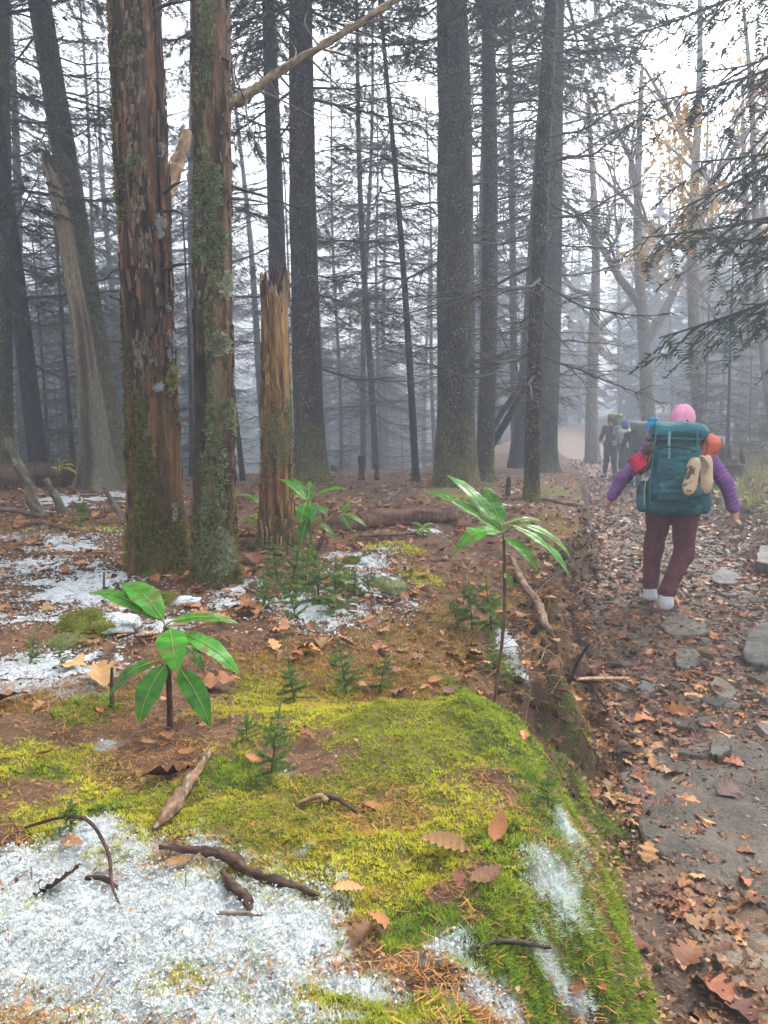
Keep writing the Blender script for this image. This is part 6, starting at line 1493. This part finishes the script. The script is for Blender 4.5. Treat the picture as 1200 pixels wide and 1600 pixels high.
def pk_lid(g): g.box((.065, -.20, 1.395), (.20, .17, .065), .06, .02); g.ell((.06, -.26, 1.40), (.17, .12, .06), .04)
lid = sdf_part('lid', bp, pk_lid, lo_, hi_, .009, TEAL, lambda V: wrinkle(.016, (9, 9, 20), 13)(V) + wrinkle(.006, (26, 26, 40), 11)(V))
def pk_front(g): g.box((.04, -.365, 1.08), (.115, .04, .20), .035, .02)
fp = sdf_part('front_pocket', bp, pk_front, lo_, hi_, .008, TEAL, lambda V: wrinkle(.018, (8, 8, 24), 14)(V) + wrinkle(.006, (26, 26, 40), 11)(V))
for s_, x_ in (('l', -.165), ('r', .255)):
    sdf_part('side_pocket', bp, lambda g: g.box((x_, -.18, .90), (.055, .09, .12), .05, .02), lo_, hi_, .009, TEAL, wrinkle(.010, (12, 12, 24), 15))
sdf_part('bottom_bag', bp, lambda g: g.box((.06, -.18, .815), (.19, .14, .05), .045, .02), lo_, hi_, .009, (.008, .05, .065), wrinkle(.006))
def strap(root, pts, w, tint, name='strap', flat=(0, -1, 0)):
    c = curve(pts, 18); T = np.gradient(c, axis=0); T /= np.linalg.norm(T, axis=1)[:, None]; sd = np.cross(T, flat); sd /= np.linalg.norm(sd, axis=1)[:, None]; nn = np.cross(sd, T)
    V = np.stack([c - sd * w, c + sd * w, c + sd * w + nn * .004, c - sd * w + nn * .004], 1).reshape(-1, 3); m = len(c)
    q = np.arange(m - 1)[:, None] * 4; j = np.arange(4)[None]; Q = np.stack([q + j, q + (j + 1) % 4, q + 4 + (j + 1) % 4, q + 4 + j], -1).reshape(-1, 4)
    return link(name, make_mesh(name, V, None, Q, tint), M['gear'], root)
strap(bp, [(.0, -.41, 1.40), (.0, -.425, 1.33), (.002, -.425, 1.26), (.004, -.41, 1.20)], .009, (.16, .30, .33))
strap(bp, [(-.09, -.38, 1.42), (-.10, -.40, 1.30), (-.115, -.38, 1.1), (-.12, -.35, .9)], .006, (.03, .14, .16))
strap(bp, [(.19, -.38, 1.42), (.19, -.40, 1.30), (.185, -.38, 1.1), (.18, -.35, .9)], .006, (.03, .14, .16))
strap(bp, [(-.14, -.33, 1.24), (-.05, -.42, 1.28), (.06, -.43, 1.29), (.2, -.36, 1.25)], .006, (.005, .03, .04))
strap(bp, [(-.15, -.30, 1.33), (-.05, -.40, 1.345), (.08, -.41, 1.345), (.22, -.34, 1.335)], .012, (.012, .07, .09))
for s_ in (-1, 1):
    strap(bp, [(.055 + s_ * .10, -.07, 1.33), (.06 + s_ * .12, .03, 1.37), (.06 + s_ * .12, .15, 1.30), (.06 + s_ * .13, .19, 1.1), (.06 + s_ * .14, .12, .95), (.055 + s_ * .15, -.05, .90)], .03, (.01, .05, .06), 'shoulder_strap', (s_, 0, 0))
strap(bp, [(-.13, -.1, .88), (-.12, .1, .9), (.05, .21, .9), (.21, .1, .9), (.24, -.1, .88)], .03, (.01, .04, .05), 'hip_belt', (0, 0, 1))
strap(bp, [(-.155, -.28, 1.02), (-.16, -.29, .92), (-.155, -.28, .84)], .004, (.45, .42, .2), 'cord')
def clog(label, c, R, seed):
    root = thing('foam_clog', label, 'clog', hx, (0, 0, HR))
    g = SDF((-.12, -.1, -.18), (.12, .1, .18), .0065)
    g.ell((0, 0, -.055), (.05, .045, .085), .02).ell((0, 0, .06), (.042, .04, .085), .03)
    g.ell((0, .045, .06), (.034, .05, .075), .01, sub=True)
    g.F = np.maximum(g.F, -(np.meshgrid(*g.ax, indexing='ij')[1] + .030))
    for i in range(5): g.ell((-.028 + .014 * i, .043, -.05 - .022 * (i % 2)), (.006, .02, .006), .004, sub=True)
    def ct(V):
        f = fbm3(V[:, 0] * 30 + seed, V[:, 1] * 10, V[:, 2] * 30, 3, seed); k = sstep(.58, .62, f) * (V[:, 1] < -.01) * (np.abs(V[:, 2] + .01) < .1)
        return mixc((.56, .43, .29), (.12, .075, .045), k)
    me = g.mesh('sole_and_upper', None, ct); V = np.zeros(len(me.vertices) * 3, np.float32); me.vertices.foreach_get('co', V); V = V.reshape(-1, 3) @ R.T + np.asarray(c); me.vertices.foreach_set('co', V.astype(np.float32).ravel()); me.update()
    link('shoe_shell', me, M['cloth'], root)
    a = np.linspace(0, math.pi, 14); st = np.stack([.046 * np.cos(a), .02 + .03 * np.sin(a), .06 + .075 * np.sin(a)], -1) @ R.T + np.asarray(c)
    V, T, Q = tube(st, .007, 6); link('heel_strap', make_mesh('heel_strap', V, T, Q, (.60, .47, .33)), M['cloth'], root)
clog('tan foam clog hung on the pack with its mottled sole facing out', (.165, -.445, 1.075), rotm(.1, 0, 0) @ np.array([[math.cos(.2), 0, math.sin(.2)], [0, 1, 0], [-math.sin(.2), 0, math.cos(.2)]]), 3)
clog('tan foam clog hung sideways showing its vent holes', (.262, -.40, 1.09), rotm(2.3, 0, 0), 5)
rp = thing('red_pouch', 'bright red ribbed cylinder case hanging on the side of the teal pack', 'pouch', hx, (0, 0, HR))
zz_ = np.linspace(0, 1, 26); rr_ = .055 * np.where((zz_ > .02) & (zz_ < .98), 1, .0) * (1 + .06 * np.abs(np.sin(zz_ * math.pi * 4)))
ax_ = np.array([-.25, -.25, 1.21]) + zz_[:, None] * np.array([.075, -.02, -.10])
V, T, Q = tube(ax_, rr_ + .001, 20); link('case', make_mesh('case', V, T, Q, (.55, .015, .06)), M['gear'], rp)
V, T, Q = tube(np.stack([ax_[-1] - [.001, 0, 0], ax_[-1] + [.012, -.003, -.016]]), [.05, .046], 20); link('lid', make_mesh('lid', V, T, Q, (.03, .02, .025)), M['gear'], rp)
osack = thing('stuff_sack', 'orange-red stuff sack tied beside the hung clogs', 'sack', hx, (0, 0, HR))
sdf_part('bag', osack, lambda g: (g.ell((.275, -.15, 1.30), (.085, .10, .085), .02), g.ell((.25, -.18, 1.22), (.06, .08, .07), .05)), np.array((.1, -.35, 1.05)), np.array((.45, .05, 1.5)), .008, (.55, .10, .045), wrinkle(.014, (20, 20, 22), 22))
V, T, Q = tube(curve([(.24, -.25, 1.36), (.27, -.26, 1.3), (.25, -.26, 1.2)], 10), .005, 6); link('drawcord', make_mesh('drawcord', V, T, Q, (.2, .05, .03)), M['gear'], osack)
bl = thing('bandana', 'bright blue cloth knotted on the top corner of the teal pack', 'cloth', hx, (0, 0, HR))
sdf_part('knot', bl, lambda g: (g.ell((-.135, -.22, 1.44), (.032, .035, .04), .02), g.ell((-.12, -.22, 1.49), (.04, .03, .018), .02), g.ell((-.155, -.24, 1.38), (.024, .024, .06), .03)), np.array((-.3, -.4, 1.3)), np.array((0, 0, 1.6)), .007, lambda V: mixc((.02, .25, .48), (.20, .22, .25), 1 - sstep(1.39, 1.44, V[:, 2])), wrinkle(.016, (26, 26, 26), 23))
for k_, (xx, lab) in enumerate([(-.150, 'folded trekking pole with orange shaft strapped outermost on the teal pack'), (-.125, 'folded trekking pole with orange shaft strapped innermost on the teal pack')]):
    tp = thing('trekking_pole', lab, 'trekking pole', hx, (0, 0, HR))
    V, T, Q = tube(np.array([(xx - .02, -.27, 1.08), (xx + .02, -.26, 1.42)]), .007, 8); link('shaft', make_mesh('shaft', V, T, Q, (.55, .19, .04)), M['gear'], tp)
    V, T, Q = tube(np.array([(xx - .02, -.27, 1.22), (xx - .012, -.27, 1.30)]), .014, 8); link('grip', make_mesh('grip', V, T, Q, (.08, .06, .05)), M['gear'], tp)

# --- three hikers waiting further up the trail
def far_pack(label, loc, rz, c, body, lidc, H=.62, up=0.0, w=.17):
    root = thing('backpack', label, 'backpack', loc, (0, 0, rz)); lo, hi = np.array((-.3, -.5, c - .5)), np.array((.3, .1, c + .55))
    sdf_part('main_bag', root, lambda g: g.box((0, -.24, c), (w, .15, H / 2), .10, .02), lo, hi, .014, body, wrinkle(.012, (9, 9, 20), 31))
    sdf_part('lid', root, lambda g: g.box((0, -.23, c + H / 2 + .03), (w + .015, .14, .06), .055, .02), lo, hi, .014, lidc, wrinkle(.010, (9, 9, 20), 32))
    sdf_part('pocket', root, lambda g: g.box((0, -.37, c - .05), (w * .6, .04, H * .3), .035, .02), lo, hi, .014, tuple(np.array(body) * .7), wrinkle(.008, (9, 9, 20), 33))
    return root
def stand(h=1.0, arm=.18, bend=0.0, face=(0, 1, 0), step=.1):
    f = lambda *p: (p[0], p[1], p[2] * h)
    return dict(pelvis=f(0, 0, .9), chest=f(0, bend * .6, 1.22), neck=f(0, bend, 1.42), head=f(0, bend + .03, 1.53), face=face, shL=f(-.17, bend * .8, 1.34), elL=f(-.26, bend * .8 + .04, 1.08), wrL=f(-.20, bend + arm, .98), haL=f(-.17, bend + arm + .08, .98),
                shR=f(.17, bend * .8, 1.34), elR=f(.26, bend * .8 + .04, 1.08), wrR=f(.20, bend + arm, .98), haR=f(.17, bend + arm + .08, .98), hipL=f(-.09, 0, .88), knL=f(-.10, .03, .48), anL=f(-.11, -step * .3, .085), toL=f(-.12, .15 - step * .3, .045), hipR=f(.09, 0, .88), knR=f(.10, .04, .48), anR=f(.11, step, .085), toR=f(.13, step + .15, .045))
pa = ground_at(953, 746); s_a = 94 / 1200 * depth(pa) / 1.66
person('person', 'hiker in black jacket and dark trousers turned back toward the camera by the bend', pa, 2.5, stand(s_a, .2, .02), dict(jacket=lambda V: mixc((.022, .022, .028), (.30, .30, .32), sstep(1.1, 1.25, V[:, 2] / s_a) * (V[:, 0] < -.08)), trousers=(.05, .045, .035), shoes=(.25, .24, .23), cap=(.035, .035, .03)), h=.014, cap='beanie', face=True)
far_pack('olive-green backpack on the hiker in the black jacket', pa, 2.5, 1.34 * s_a, (.16, .20, .05), (.24, .28, .07), .6)
pb = ground_at(975, 750); s_b = 92 / 1200 * depth(pb) / 1.66
person('person', 'half-hidden hiker in a bright blue cap between the other two waiting hikers', pb, .6, stand(s_b, .15, .02), dict(jacket=(.45, .47, .52), trousers=(.04, .045, .05), shoes=(.1, .09, .08), cap=(.03, .13, .55)), h=.014, cap='beanie')
pc = ground_at(992, 764); s_c = 104 / 1200 * depth(pc) / 1.66
person('person', 'waiting hiker with navy trousers and blue jacket seen from behind', pc, .1, stand(s_c, .2, .12), dict(jacket=(.025, .04, .07), trousers=(.035, .06, .16), shoes=(.08, .07, .06), cap=(.18, .22, .30)), h=.014, cap='beanie')
far_pack('dark green backpack with grey-green lid on the waiting hiker seen from behind', pc, .1, 1.22 * s_c, (.018, .034, .03), (.16, .21, .19), .62, w=.22)
for u, v, t_, lab in [(958, 757, 0, 'trekking pole held upright beside the half-hidden hiker'), (966, 762, .3, 'second trekking pole slanting beside the half-hidden hiker')]:
    b_0 = ground_at(u, v); tp = thing('trekking_pole', lab, 'trekking pole', b_0)
    V, T, Q = tube(np.array([(0, 0, 0), (.10 + t_ * .2, .1, 1.0)]), .012, 6); link('shaft', make_mesh('shaft', V, T, Q, (.06, .045, .03)), M['gear'], tp)
    V, T, Q = tube(np.array([(.10 + t_ * .2, .1, 1.0), (.115 + t_ * .2, .11, 1.13)]), .02, 6); link('grip', make_mesh('grip', V, T, Q, (.03, .03, .03)), M['gear'], tp)
